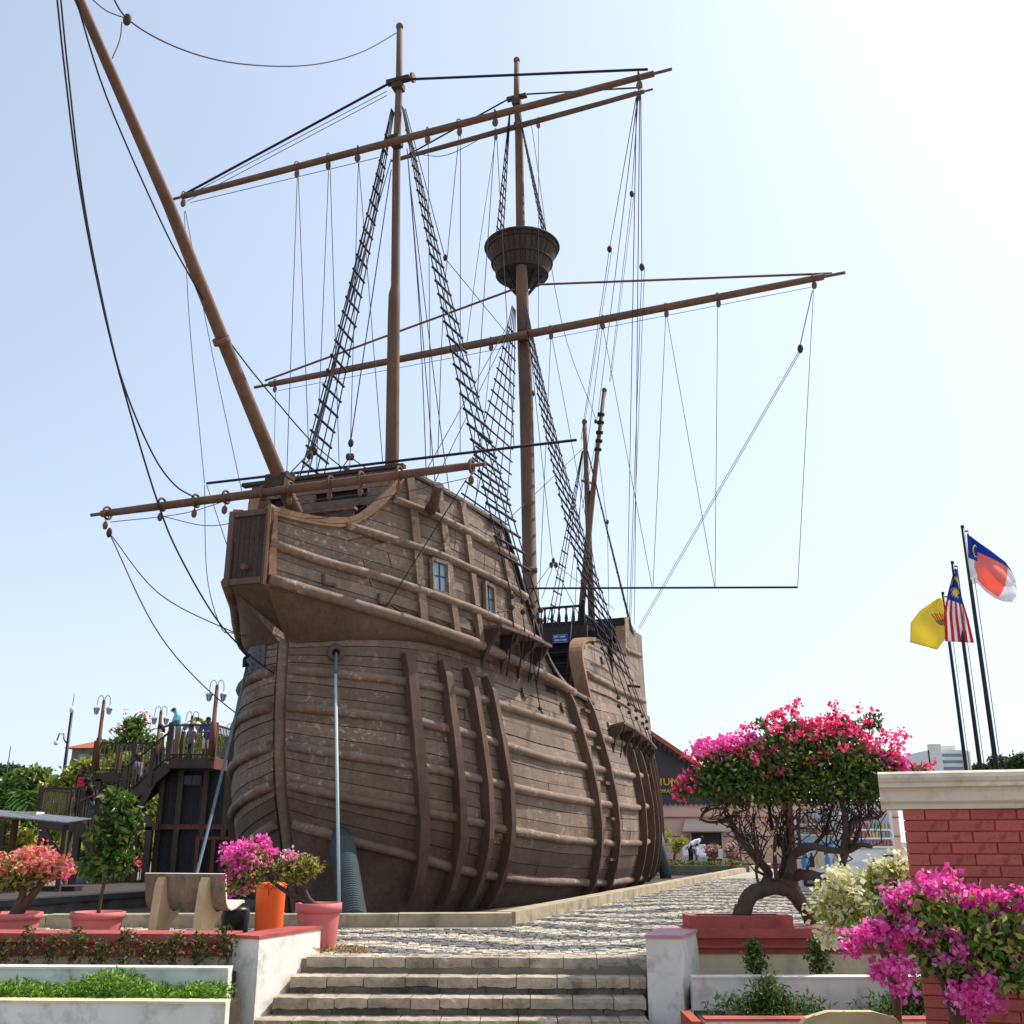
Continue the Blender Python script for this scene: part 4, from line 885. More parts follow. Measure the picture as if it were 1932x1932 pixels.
terrace('planter_wall',1.6,9.5,9.36,.0,[('wall_face',0,.14,-.6,-.335,WHITE),('ledge',-.012,.155,-.335,-.315,REDP)],'lowest white planter wall right of the steps with a red edge',(4,9.4,-.6))
MB().box((1.52,9.62,-.48),(.08,.6,.3)).alone('end_block',mat('red_end',(170,78,62),.7,.12,3,.2,20),'small orange-red end block at the foot of the right pier','block',(1.5,9.6,-.6))
slab([(1.66,10.32),(9.5,10.32),(9.5,11.07),(1.75,11.07)],-.6,-.2,'planting_bed',SOIL); slab([(1.6,9.5),(9.5,9.5),(9.5,10.18),(1.64,10.18)],-.61,-.37,'planting_bed',SOIL)
for (x,sd_,lb) in ((2.32,1,'small dark upright shrub in the right bed nearest the pier'),(2.93,2,'second small dark shrub in the right bed, further from the pier')):
    y=10.6; t=thing('small_shrub',lb,'shrub',(x,y,-.2)); P=cloud([((x,y,.0),(.13,.11,.15)),((x-.02,y,.12),(.09,.09,.09))],480,.3,300+sd_); leaves('foliage',P,.045,LEAFD,t,310+sd_); twigs(t,[(x,y,-.2)]*6,[(x+rnd.uniform(-.1,.1),y+rnd.uniform(-.05,.05),.1) for _ in range(6)],.008,BARKD,'stem',sd_)
for (x,w_,sd_,lb) in ((2.25,.55,1,'low ferny green plant at the foot of the right planter wall, near the pier'),(3.55,.62,2,'low ferny green plant at the foot of the right planter wall, beside the stone seat'),(4.6,.4,3,'low green plant beside the red brick wall foot')):
    y=9.85; t=thing('ferny_plant',lb,'plant',(x,y,-.37)); P=cloud([((x,y,-.33),(w_,.2,.16)),((x,y,-.22),(w_*.3,.12,.2))],1500,.2,320+sd_,top=0); leaves('foliage',P,.07,LEAFD,t,330+sd_,asp=.22,up=.9)
# rubble and a torn sack on the bed
for i,(x,s_) in enumerate(((1.95,.06),(2.05,.05),(2.62,.06),(3.1,.05))):
    MB().box((x,10.75,-.18),(s_*1.6,s_,s_),rnd.uniform(0,3)).alone('rubble',[STEPM,RISER,WHITE,WHITE][i],['brown stone lump in the right bed beside the pier','darker stone lump in the right bed beside the pier','white scrap between the two small dark shrubs','white scrap right of the second dark shrub'][i],'rubble',(x,10.75,-.2))
# ================================================================ pots, bench, bin
def pot(name,c,r,h,label,flare=1.12,group=None):
    t=thing(name,label,'plant pot',c,group); x,y,z=c
    MB().lathe([(r*.86,z),(r*.88,z+.02),(r,z+h*.8),(r*1.0,z+h*.82)],(x,y,0),28).build('pot_body',PINKPOT,t)
    MB().lathe([(r*1.0,z+h*.8),(r*1.09,z+h*.8),(r*1.09,z+h),(r*.98,z+h),(r*.96,z+h*.84)],(x,y,0),28).build('rim',PINKPOT,t)
    MB().lathe([(.001,z+h*.88),(r*.98,z+h*.88)],(x,y,0),20).build('soil',SOIL,t); return t
p3=Vector((-2.06,11.68,0)); pot('tall_plant_pot',p3,.225,.46,'tall pink plastic pot at the head of the steps holding the magenta bougainvillea')
c1=onz(36,1775,0); c1=Vector((-5.55,12.2,0)); pot('bowl_pot',c1,.29,.33,'wide pink bowl pot with the coral bougainvillea at the left edge')
c2=Vector((-4.6,12.2,0)); pot('bowl_pot',c2,.27,.34,'wide pink bowl pot with the tall green shrub beside the bench')
def bushthing(name,label,base,stems,blobs,nl,lsz,lm,fl,seed,bark=BARK,r=.03):
    t=thing(name,label,'shrub',base)
    for s in stems: limb(s,(r,r*.45),t,bark,'stem')
    leaves('foliage',cloud(blobs,nl,.35,seed),lsz,lm,t,seed)
    ends=cloud(blobs,26,.3,seed+5); twigs(t,[stems[i%len(stems)][-1] for i in range(26)],ends,.008,bark,'twigs',seed)
    for i,(C,per,rad,sz,m) in enumerate(fl): flowers('blossoms',C,per,rad,sz,m,t,seed+20+i)
    return t
# magenta bougainvillea in the tall pot (leans left, green head on the right)
Y=11.7; A=lambda x,y,dy=0: Vector(ony(x,y,Y+dy))
bl=[(A(470,1630),(.26,.2,.22)),(A(555,1640),(.24,.2,.16)),(A(455,1665),(.16,.16,.13)),(A(585,1635),(.14,.14,.10))]
fl=[(cloud([(A(470,1615),(.25,.2,.18))],60,.6,31),16,.035,.05,PINK),(cloud([(A(450,1665),(.13,.15,.12))],14,.6,32),14,.03,.05,PINK),(cloud([(A(545,1618),(.13,.12,.05))],14,.5,33),12,.03,.045,PALEP),(np.array([A(418,1622),A(424,1626)]),16,.02,.045,PINK)]
bushthing('potted_bougainvillea','magenta bougainvillea with a green right half in the tall pink pot','' or p3+Vector((0,0,.42)),[[p3+Vector((0,0,.4)),A(575,1690),A(570,1650)],[p3+Vector((0,0,.42)),A(545,1690),A(500,1650)]],bl,2600,.055,island_mat('leaf_pot',[(0,(92,104,40)),(.4,(130,134,56)),(.8,(186,172,92)),(1,(214,190,120))]),fl,40,BARKD,.035)
# coral bougainvillea, left edge
Y=12.2; bl=[(A(45,1635),(.42,.3,.14)),(A(20,1660),(.3,.25,.12)),(A(85,1640),(.22,.2,.12))]
fl=[(cloud([(A(50,1628),(.44,.32,.15)),(A(55,1610),(.12,.12,.08)),(A(95,1635),(.2,.2,.12))],95,.6,51),14,.04,.055,CORAL),(np.array([A(36,1652),A(60,1646),A(70,1640),A(120,1655)]),14,.02,.05,PINK)]
bushthing('potted_bougainvillea','coral flowered bougainvillea in the bowl pot at the left edge',c1+Vector((0,0,.28)),[[c1+Vector((0,0,.25)),A(45,1690),A(40,1660)],[c1+Vector((.02,0,.28)),A(62,1690),A(90,1655)]],bl,1700,.06,bpy.data.materials['leaf_pot'],fl,60,BARK,.06)
# tall green shrub with a thin trunk
Y=12.2; bl=[(A(222,1520),(.2,.18,.17)),(A(200,1575),(.22,.2,.16)),(A(215,1620),(.26,.2,.2)),(A(235,1560),(.16,.15,.2)),(A(180,1640),(.18,.15,.12)),(A(250,1545),(.12,.1,.1))]
bushthing('potted_shrub','tall glossy green shrub on a thin trunk in the bowl pot beside the bench',c2+Vector((0,0,.29)),[[c2+Vector((0,0,.28)),A(195,1670),A(208,1620),A(215,1560)],[A(203,1640),A(180,1610)],[A(205,1630),A(240,1590)]],bl,2100,.10,island_mat('leaf_glossy',[(0,(40,70,28)),(.5,(78,112,44)),(.9,(120,146,66)),(1,(176,150,84))],rough=.35),[(np.array([A(258,1625),A(175,1630),A(262,1632)]),8,.02,.04,RED)],70,BARK,.022)
# precast bench seen from behind
CONC=mat('bench_concrete',(146,128,108),.9,.25,4,.5,24,stain=(92,72,56),stain_amt=.7,stain_scale=5,stretch=(6,6,1)); CONCP=mat('bench_edge',(222,206,196),.8,.1,4,.2,24); CONCL=mat('bench_leg',(206,182,140),.9,.15,4,.4,24,stain=(150,120,84),stain_amt=.5)
def bench(name,label,at,rz,wd,prof_sc=1.,tilt=0):
    t=thing(name,label,'bench',at); Mz=Matrix.Rotation(rz,3,'Z'); o=Vector(at)
    prof=[(.02,.74),(.035,.66),(.06,.55),(.09,.45),(.13,.395),(.2,.37),(.3,.385),(.4,.42),(.46,.44),(.5,.43)]
    W=lambda x,y,z:o+Mz@Vector((x,y,z*prof_sc))
    nrm=[(-.9,-.1)]
    out=[];inn=[]
    for i,(y,z) in enumerate(prof):
        a=prof[max(i-1,0)];b=prof[min(i+1,len(prof)-1)]; d=Vector((b[0]-a[0],b[1]-a[1])).normalized(); n_=Vector((d.y,-d.x)); out.append((y+n_.x*.03,z+n_.y*.03)); inn.append((y,z))
    g=MB().grid([[W(x,y,z) for y,z in out] for x in np.linspace(-wd/2,wd/2,9)],0,True); g.build('seat_shell',CONC,t)
    g=MB().grid([[W(x,y,z) for y,z in inn] for x in np.linspace(-wd/2,wd/2,9)],0,True,True)
    for s in (-1,1): g.grid([[W(s*wd/2,y,z) for y,z in out],[W(s*wd/2,y,z) for y,z in inn]],0,False)
    for e in (0,-1): g.grid([[W(x,*out[e]) for x in (-wd/2,wd/2)],[W(x,*inn[e]) for x in (-wd/2,wd/2)]],0,False)
    g.build('seat_face',CONCP,t)
    for x in (-wd*.27,wd*.27):
        pr=[(-.13,0),(-.11,.3),(-.07,.62),(-.02,.70),(.03,.66),(.06,.5),(.10,.38),(.2,.32),(.34,.33),(.3,.25),(.2,.22),(.16,.12),(.16,0)]
        MB().prism(pr,W(x-.05,0,0),Mz@Vector((0,1,0)),Vector((0,0,prof_sc)),Mz@Vector((.1,0,0))).build('leg',CONCL,t)
    return t
bench('concrete_bench','weathered concrete bench seen from behind next to the orange bin',(-3.72,12.35,0),R(-14),1.02)
Yb=12.95; c=Vector((-2.86,Yb,0)); t=thing('litter_bin','bright orange cylindrical bin behind the tall pink pot','bin',c)
MB().lathe([(.155,0),(.16,.02),(.172,.54),(.175,.56),(.165,.58),(.06,.6)],c,26).build('bin_body',ORANGE,t); MB().lathe([(.175,.56),(.183,.56),(.183,.6),(.15,.62)],c,26).build('rim',ORANGE,t)
MB().lathe([(.16,0),(.17,.3),(.15,.34)],(-3.3,13.1,0),18).alone('rubbish_sack',mat('sack_black',(30,32,34),.35,.2,6,.6,14),'black rubbish sack between the bench and the orange bin','sack',(-3.3,13.1,0))
# dry straw litter by the pot
Ps=np.stack([rng.uniform(-1.95,-1.5,120),rng.uniform(11.2,11.6,120),rng.uniform(.005,.02,120)],1); me=leafmesh('straw',Ps,.09,[mat('straw',(196,164,104),.9,.2,9,0,9)],up=2,asp=.08,seed=9); o=bpy.data.objects.new('straw',me); COL.objects.link(o); tag(o,'scattered dry straw beside the tall pink pot','straw',kind='stuff')
# ================================================================ right: large bougainvillea in its planter
X0,X1=1.79,2.84; t=thing('planter_box','low red painted planter box on the coping under the large bougainvillea','planter',(2.3,11.2,.25))
for a,b in (((X0,11.16,.305),(X1,11.16,.305)),((X0,11.5,.305),(X1,11.5,.305)),((X0+.05,11.21,.306),(X0+.05,11.45,.306)),((X1-.05,11.21,.306),(X1-.05,11.45,.306))): MB().bar(a,b,.1,.12).build('planter_side',REDP,t)
MB().box((2.31,11.33,.30),(.9,.26,.1)).build('soil',SOIL,t)
Y=11.3
bt=thing('bougainvillea_tree','large crimson bougainvillea tree with arching dark trunk in the red planter','tree',(2.2,11.3,.36))
def Z6(x,y,dy=0): return A(1255.8+x*.2833,1320.2+y*.2833,dy)
limb([Z6(500,1445),Z6(530,1360),Z6(590,1280),Z6(690,1240),Z6(800,1245),Z6(880,1310),Z6(935,1400,.1),Z6(965,1470,.15)],(.088,.072),bt,BARKD,'trunk',10)
limb([Z6(475,1440,-.03),Z6(478,1400,-.03),Z6(465,1360,-.02)],(.03,.015),bt,BARKD,'stub')
L6=[([(650,1250),(700,1160),(600,1040),(520,960),(450,860),(430,800)],.055,.02,0),([(720,1240),(760,1180),(800,1080),(790,980),(700,860),(690,700)],.05,.018,.1),
([(800,1250),(830,1180),(930,1160),(1040,1190),(1100,1180),(1180,1090),(1200,900),(1180,700)],.07,.025,-.05),([(820,1170),(830,1060),(900,985),(1000,975),(1100,1010),(1240,1010),(1300,960),(1370,975)],.05,.022,-.15),
([(1180,1100),(1220,950),(1200,840),(1280,800),(1370,790),(1430,785),(1440,730),(1400,690)],.03,.012,0),([(860,1040),(950,1000),(1060,900),(1100,760),(1120,640)],.03,.012,.1),
([(440,800),(400,795),(330,820),(225,805),(250,750),(330,715),(420,735)],.018,.01,-.1),([(700,1180),(640,1160),(590,1130),(620,1080),(600,1000)],.018,.01,.15),([(625,1260),(600,1150),(610,1100)],.016,.012,-.05),([(1230,1000),(1290,900),(1300,760),(1250,660)],.018,.01,.1),([(740,1200),(720,1000),(740,820),(800,680)],.025,.01,-.1),([(900,1000),(880,860),(900,700)],.02,.01,-.2)]
PTS=[]
for px,r0,r1,dy in L6:
    P=[Z6(x,y,dy+.12*math.sin(i*1.7)) for i,(x,y) in enumerate(px)]; limb(P,(r0,r1),bt,BARKD,'branch',7); PTS+=P[1:]
rr=random.Random(5); s_=[];e_=[]
for i in range(135):
    x=rr.uniform(300,1440); a=min(PTS,key=lambda p:(p-Z6(x+rr.uniform(-150,150),rr.uniform(800,1100))).length); s_.append(a); e_.append(Z6(x,rr.uniform(560,720),rr.uniform(-.35,.4)))
twigs(bt,s_,e_,.010,BARKD,'twigs',8,.13)
cb_=[(Z6(560,470),(.48,.42,.22)),(Z6(820,380),(.55,.5,.35)),(Z6(1100,400),(.5,.48,.32)),(Z6(1330,470),(.36,.4,.26)),(Z6(400,430),(.32,.35,.2)),(Z6(240,560),(.2,.22,.12)),(Z6(1000,580),(.78,.45,.2)),(Z6(600,590),(.62,.42,.18)),(Z6(330,560),(.3,.3,.18)),(Z6(1350,580),(.3,.35,.16)),(Z6(1180,200),(.24,.2,.12)),(Z6(850,220),(.22,.2,.12)),(Z6(1480,440),(.18,.2,.14)),(Z6(1650,460),(.16,.1,.05)),(Z6(120,600),(.12,.12,.07)),(Z6(1380,150),(.12,.1,.08)),(Z6(640,160),(.08,.08,.05))]
leaves('foliage',cloud(cb_,17500,.45,81),.062,island_mat('leaf_bougainvillea_tree',[(0,(44,78,34)),(.5,(76,110,48)),(.88,(116,140,62)),(1,(170,170,90))]),bt,82,up=.3)
def sprig(px,dy=0): return np.array([Z6(x,y,dy+rr.uniform(-.15,.05)) for x,y in px])
top=cloud([(Z6(560,440),(.5,.4,.24)),(Z6(820,340),(.5,.45,.36)),(Z6(1100,330),(.5,.45,.33)),(Z6(1330,420),(.36,.4,.26)),(Z6(380,400),(.34,.35,.2)),(Z6(200,560),(.22,.2,.13)),(Z6(1500,430),(.2,.2,.14)),(Z6(1150,190),(.26,.2,.12))],150,.85,83,top=-.45)
flowers('blossoms',top,18,.032,.05,RED,bt,84)
f2=np.concatenate([cloud([(Z6(1500,430,-.1),(.19,.12,.15))],20,.5,85),cloud([(Z6(340,330,-.2),(.22,.1,.12))],14,.5,86),cloud([(Z6(500,270,-.1),(.2,.1,.06))],12,.5,87)]); flowers('blossoms',f2,22,.04,.05,PINK,bt,88)
sp=sprig([(860,20),(890,30),(770,80),(850,70),(1110,40),(1150,70),(1280,60),(1370,90),(1340,140),(1560,210),(1590,240),(1530,240),(1440,210),(1480,230),(670,480),(690,520),(1090,500),(1140,530),(1230,460),(1170,460),(1220,500),(1400,520),(1430,570),(150,480),(100,520),(70,570),(60,640),(115,665),(170,590),(1690,490),(1750,470),(1795,420),(1660,440),(1740,440),(580,180),(530,185),(270,280),(240,370)])
flowers('blossoms',sp,16,.026,.045,RED,bt,89)
twigs(bt,[Z6(820,300),Z6(820,300),Z6(1200,200),Z6(1350,250),Z6(1400,300),Z6(1500,470),Z6(1550,470),Z6(200,520),Z6(560,300)],[Z6(860,20),Z6(775,85),Z6(1110,40),Z6(1370,80),Z6(1590,230),Z6(1790,430),Z6(1740,470),Z6(70,620),Z6(535,190)],.008,BARK,'twigs',9,.05)
YL=island_mat('leaf_fallen_yellow',[(0,(214,184,92)),(1,(240,222,150))],trans=.3); leaves('dry_leaves',np.concatenate([clumps(sprig([(590,680),(640,720),(700,880),(720,900),(690,1000),(700,1040),(540,660),(900,700),(470,750),(610,830)],-.25),5,.02,91)]),.06,YL,bt,92)
# ================================================================ cream and pink bougainvillea in front of the brick wall
Y=7.6; fb=thing('cream_bougainvillea','cream-white bougainvillea spilling over the red coping left of the brick wall','shrub',(ony(1690,1932,7.6).x,7.6,-.6))
g0=Vector((ony(1690,1932,7.6).x,7.6,-.6))
for px in ([(1690,1850),(1660,1760),(1600,1710)],[(1690,1850),(1690,1740),(1690,1650)],[(1690,1850),(1640,1740),(1650,1690)]): limb([g0]+[A(x,y) for x,y in px],(.03,.01),fb,BARK,'stem')
bl=[(A(1590,1705),(.21,.2,.2)),(A(1680,1645),(.18,.15,.07)),(A(1640,1680),(.16,.15,.1)),(A(1690,1710),(.18,.16,.12))]
leaves('foliage',cloud(bl,1700,.4,101),.05,LEAFY,fb,102)
flowers('blossoms',np.concatenate([cloud([(A(1590,1690),(.22,.2,.19)),(A(1575,1760),(.1,.1,.1))],70,.7,103),cloud([(A(1680,1637),(.2,.15,.06))],36,.7,104)]),13,.03,.042,WHITEF,fb,105)
flowers('blossoms',cloud([(A(1675,1690),(.14,.12,.12))],16,.6,106),9,.03,.04,PALEP,fb,107)
Y=6.6; pb=thing('pink_bougainvillea','vivid pink bougainvillea with yellow-green leaves in the right foreground','shrub',(ony(1800,1932,6.6).x,6.6,-.6)); g0=Vector((ony(1800,1932,6.6).x,6.6,-.6))
for px in ([(1800,1880),(1790,1800),(1760,1720)],[(1800,1880),(1840,1780),(1880,1700)],[(1800,1880),(1740,1780),(1690,1745)],[(1800,1880),(1900,1800),(1930,1760)]): limb([g0]+[A(x,y) for x,y in px],(.03,.01),pb,BARK,'stem')
bl=[(A(1790,1745),(.34,.25,.17)),(A(1890,1760),(.27,.25,.22)),(A(1710,1715),(.22,.18,.11)),(A(1650,1760),(.12,.1,.06)),(A(1800,1810),(.22,.2,.1)),(A(1990,1760),(.3,.25,.25)),(A(1900,1830),(.2,.2,.12))]
leaves('foliage',cloud(bl,5600,.45,111),.062,LEAFB,pb,112,up=.3,droop=.4); leaves('foliage',cloud(bl[:3],1200,.6,113),.055,LEAFY,pb,114,droop=.3)
dom=[((1700,1690),.08,10),((1760,1672),.09,12),((1820,1690),.08,10),((1870,1700),.07,9),((1925,1700),.09,11),((1980,1720),.1,14),((1600,1785),.05,6),((1632,1768),.06,8),((1660,1750),.05,6),((1705,1745),.07,9),((1688,1770),.04,4),((1777,1778),.125,26),((1688,1842),.115,24),((1845,1885),.115,20),((1815,1868),.07,9),((1852,1848),.06,8),((1880,1738),.03,3),((1850,1735),.03,3),((1925,1800),.05,5),((1920,1760),.05,5),((1795,1652),.02,2),((1733,1760),.03,3)]
C=np.concatenate([cloud([(A(*p,-.12),(r,r*.8,r*.8))],n,.8,120+i) for i,(p,r,n) in enumerate(dom)]); flowers('blossoms',C,17,.024,.037,PINK,pb,150)
# ================================================================ red brick wall with cream cornice
E1=V.copy(); NB=Vector((V.y,-V.x,0))*-1; Q=ony(1703,1530,7.2); Q.z=0
if NB.y<0: NB=-NB
BR=mat('brick_red_paint',(202,104,90),.78,.25,9,.9,60,rand=.14,stain=(126,58,52),stain_amt=.7,stain_scale=9,bdist=.008); BJ=mat('brick_joint_red',(184,92,80),.9,.15,14,.6,60)
zt_=ony(1703,1527,7.2).z; CREAMC=mat('cornice_cream',(228,214,190),.8,.1,3,.3,30,stain=(168,150,122),stain_amt=.6,stain_scale=4)
bwall=thing('brick_wall','red painted brick wall with a cream moulded cornice at the right edge','wall',(Q.x+1,Q.y-.2,-.6))
MB().prism([(0.012,.012),(2.6,.012),(2.6,.26),(.012,.26)],Q+Vector((0,0,-.6)),E1,NB,Vector((0,0,zt_+.6))).build('wall_core',BJ,bwall)
bm_=[]
for k in range(4):
    b=MB(); j=lambda a:rnd.uniform(-a,a); x1,z1=.272,.0655; P=[Vector((x,y,z)) for y in (0,.05) for z in (0,z1) for x in (0,x1)]
    f=[Vector((.006+j(.003),-.004+j(.003),.005+j(.003))),Vector((x1-.006+j(.003),-.004+j(.003),.005+j(.003))),Vector((.006+j(.003),-.004+j(.003),z1-.005+j(.003))),Vector((x1-.006+j(.003),-.004+j(.003),z1-.005+j(.003)))]
    b.add(P[:4]+f,[(4,5,7,6),(0,1,5,4),(1,3,7,5),(3,2,6,7),(2,0,4,6)]); b.add([P[0],P[1],P[3],P[2],P[4],P[5],P[7],P[6]],[(0,4,5,1),(1,5,6,2),(2,6,7,3),(3,7,4,0)]); bm_.append(b.mesh('brick',BR))
half=MB().box((.066,.025,.033),(.132,.056,.065)).mesh('brick',BR)
Mw=Matrix((( E1.x,NB.x,0,0),(E1.y,NB.y,0,0),(0,0,1,0),(0,0,0,1)))
nr=int((zt_+.6)/.0715)
for r_ in range(nr):
    off=0 if r_%2 else -.14; n=0; x=off
    while x<1.75:
        z=zt_-.0715*(r_+1)+.003
        if x<0: inst('brick',half,bwall,at=Matrix.Translation(Q+E1*0.0+Vector((0,0,z))+NB*rnd.uniform(-.002,.002))@Mw)
        else: inst('brick',bm_[rnd.randrange(4)],bwall,at=Matrix.Translation(Q+E1*x+Vector((0,0,z))+NB*rnd.uniform(-.003,.003))@Mw)
        x+=.28
pr=[(.27,0),(-.03,0),(-.035,.03),(-.06,.05),(-.065,.11),(-.08,.13),(-.12,.14),(-.12,.165),(-.135,.175),(-.15,.2),(-.145,.225),(-.12,.24),(.30,.245)]
MB().prism(pr,Q-E1*.135+Vector((0,0,zt_)),NB,Vector((0,0,1)),E1*2.7).build('cornice',CREAMC,bwall)
# concrete seat back at the bottom edge
t=thing('concrete_bench','pale concrete seat with chamfered back at the bottom edge below the right planter','bench',(2.26,7.6,-.6))
MB().prism([(-.36,0),(.36,0),(.36,.3),(.30,.37),(.15,.41),(-.15,.41),(-.30,.37),(-.36,.3)],(2.26,7.52,-.41),(1,0,0),(0,0,1),(0,.08,0)).build('backrest',CONCL,t); MB().box((2.26,7.82,-.22),(.72,.5,.08)).build('seat',CONC,t)
for x in (2.02,2.5): MB().box((x,7.8,-.43),(.1,.4,.34)).build('leg',CONCL,t)
# ================================================================ vending machines
VW=mat('vending_white',(226,228,228),.35,.06,2,.05,20,coat=.3); VD=mat('vending_dark',(40,44,50),.3,.1,3,0,10); GLASS=mat('vending_inside',(176,186,194),.2,.15,3,0,10)
CANS=[mat('can_%s'%n,c,.3,.1,3,0,10) for n,c in (('red',(196,112,110)),('blue',(128,140,190)),('yellow',(206,184,120)),('grey',(168,172,178)),('brown',(156,124,110)),('green',(136,164,140)),('purple',(152,134,172)))]
can=[MB().lathe([(.03,0),(.034,.01),(.034,.11),(.028,.12)],(0,0,0),8).mesh('can',c) for c in CANS]
def vend(name,label,c,wd,h):
    t=thing(name,label,'vending machine',c); x,y,z=c; MB().box((x,y+.36,h/2),(wd,.7,h)).build('cabinet',VW,t); MB().box((x,y+.35,h+.03),(wd+.04,.76,.06)).build('top_panel',CREAMC,t); return t
Yv=23.6; a=ony(1594,1640,Yv); b=ony(1694,1640,Yv); wd=(b.x-a.x)*1.0; h=1.84; cx_=(a.x+b.x)/2
vm=vend('vending_machine','white drinks vending machine with rows of cans beside the brick wall',(cx_,Yv,0),wd,h)
MB().box((cx_,Yv-.0,1.32),(wd*.86,.03,.8)).build('display_window',GLASS,vm)
for j,z in enumerate((1.36,1.18,1.0)):
    MB().box((cx_+.04,Yv-.03,z-.03),(wd*.8,.08,.04)).build('shelf',VW,vm)
    for i in range(13): inst('can',can[[[1,1,1,0,0,0,3,5,5,5,2,2,3],[0,0,0,6,0,0,2,2,2,3,3,6,3],[5,5,4,5,6,6,6,0,4,4,4,0,4]][j][i]],vm,at=Vector((cx_-wd*.36+i*wd*.065,Yv-.035,z-.01)))
MB().box((cx_+wd*.3,Yv-.02,.78),(.14,.06,.05)).box((cx_+wd*.38,Yv-.02,.76),(.1,.07,.1)).build('coin_slot',VD,vm)
MB().box((cx_+wd*.27,Yv-.012,.64),(.1,.04,.08)).build('sticker',CANS[2],vm); MB().box((cx_+wd*.36,Yv-.012,.62),(.09,.04,.1)).build('keypad',VD,vm); MB().box((cx_-wd*.15,Yv-.012,.4),(wd*.55,.04,.5)).build('lower_door',mat('vend_panel',(206,208,212),.4,.06,3,0,10),vm); MB().box((cx_-wd*.1,Yv-.02,.2),(wd*.5,.05,.16)).build('delivery_flap',VD,vm)
Yv=25.2; a=ony(1506,1640,Yv); b=ony(1592,1640,Yv); wd=(b.x-a.x); cx_=(a.x+b.x)/2; vm=vend('vending_machine','white and blue drinks vending machine printed with bottles, behind the tree trunk',(cx_,Yv,0),wd,1.8)
MB().box((cx_,Yv,1.4),(wd*.86,.03,.6)).build('display_window',GLASS,vm)
for j,z in enumerate((1.5,1.26)):
    MB().box((cx_,Yv-.03,z-.03),(wd*.8,.08,.03)).build('shelf',VW,vm)
    for i in range(11): inst('can',can[(i//2*2+j*3)%7],vm,at=Vector((cx_-wd*.36+i*wd*.07,Yv-.035,z-.01)))
SKYB=mat('banner_blue',(62,150,222),.4,.1,3,0,10); MB().box((cx_,Yv-.005,.98),(wd*.94,.03,.18)).build('banner',SKYB,vm)
for i,(m,hh) in enumerate(((SKYB,.3),(VD,.32),(mat('bottle_cream',(214,196,140),.4,.1,3,0,10),.36),(SKYB,.34),(SKYB,.3))):
    x=cx_-wd*.36+i*wd*.17; MB().prism([(-.05,0),(.05,0),(.055,hh*.6),(.02,hh*.85),(.02,hh),(-.02,hh),(-.02,hh*.85),(-.055,hh*.6)],(x,Yv-.02,.5+.02*math.sin(i)),(1,0,0),(0,0,1),(0,-.012,0)).build('bottle_print',m,vm)
MB().box((cx_,Yv-.012,.2),(wd*.8,.04,.2)).build('delivery_flap',VD,vm); MB().box((cx_-.2,Yv-.03,.22),(.3,.02,.12)).build('sticker',CANS[5],vm)
MAR=mat('post_maroon',(120,52,52),.7,.15,4,.2,20)
for i,x in enumerate((1496,1600)):
    a=ony(x,1640,24.6); MB().box((a.x,24.6,1.1),(.16,.16,2.2)).box((a.x,24.6,.06),(.22,.22,.12)).box((a.x,24.6,2.2),(.2,.2,.1)).alone('shelter_post',MAR,['maroon post left of the blue printed vending machine','maroon post between the two vending machines'][i],'post',(a.x,24.6,0))
# ================================================================ museum building at the far end
Yb=56; PK=mat('wall_pink',(226,186,168),.9,.06,.6,.2,12,stain=(206,160,140),stain_amt=.35,stain_scale=.5); GAB=mat('gable_dark',(76,72,76),.85,.12,1,.2,12); TILE=mat('roof_tile_orange',(178,94,68),.85,.2,3,.4,12); GOLD=mat('gold_letters',(214,172,52),.4,.1,3,0,10,metal=.3)
def B(x,y,dy=0): return ony(x,y,Yb+dy)
mu=thing('museum_building','pink walled museum building with a dark gable and gold lettering behind the ship','building',(B(1300,1588).x,Yb+6,0))
za=B(1300,1514).z; xl,xr=B(1130,1588).x,B(1700,1588).x
MB().box(((xl+xr)/2,Yb+6,za/2),(xr-xl,12,za)).build('wall',PK,mu)
MB().box(((xl+xr)/2,Yb-.05,za-.75),(xr-xl,.12,.06)).build('string_course',TILE,mu); MB().box(((xl+xr)/2,Yb-.06,1.35),(xr-xl,.05,.03)).build('conduit',VD,mu)
ap=B(1185,1362); er=B(1330,1480); el=B(1030,1490); lo=za
MB().prism([(el.x,lo),(er.x+1.6,lo),(er.x+1.6,lo+.25),(ap.x,ap.z),(el.x,lo+.3)],(0,Yb-.12,0),(1,0,0),(0,0,1),(0,.1,0)).build('gable',GAB,mu)
R0,R1=Vector((ap.x,Yb+5,ap.z)),Vector((er.x+2.1,Yb+5,lo+.05)); d=(R1-R0)
rf=MB().prism([(0,0),(d.length,0),(d.length,.22),(0,.22)],R0-Vector((0,5.6,0)),d.normalized(),Vector((-d.normalized().z,0,d.normalized().x)),(0,12,0)).build('roof',TILE,mu)
R1b=Vector((el.x-.5,Yb+5,lo+.05)); d=(R1b-R0); MB().prism([(0,0),(d.length,0),(d.length,.22),(0,.22)],R0-Vector((0,5.6,0)),d.normalized(),Vector((d.normalized().z,0,-d.normalized().x)),(0,12,0)).build('roof',TILE,mu)
g=MB(); n=24
for i in range(n):
    p=Vector((ap.x,Yb-.5,ap.z)).lerp(Vector((er.x+2,Yb-.5,lo+.1)),(i+.5)/n); g.prism([(-.12,0),(.12,0),(0,-.28)],p-Vector((0,0,.02)),(1,0,0),(0,0,1),(0,.04,0))
g.build('fretted_verge',GAB,mu)
g=MB()
for i in range(60): g.prism([(-.12,0),(.12,0),(0,-.2)],(xl+.15+i*.27,Yb-.16,lo-.0),(1,0,0),(0,0,1),(0,.04,0))
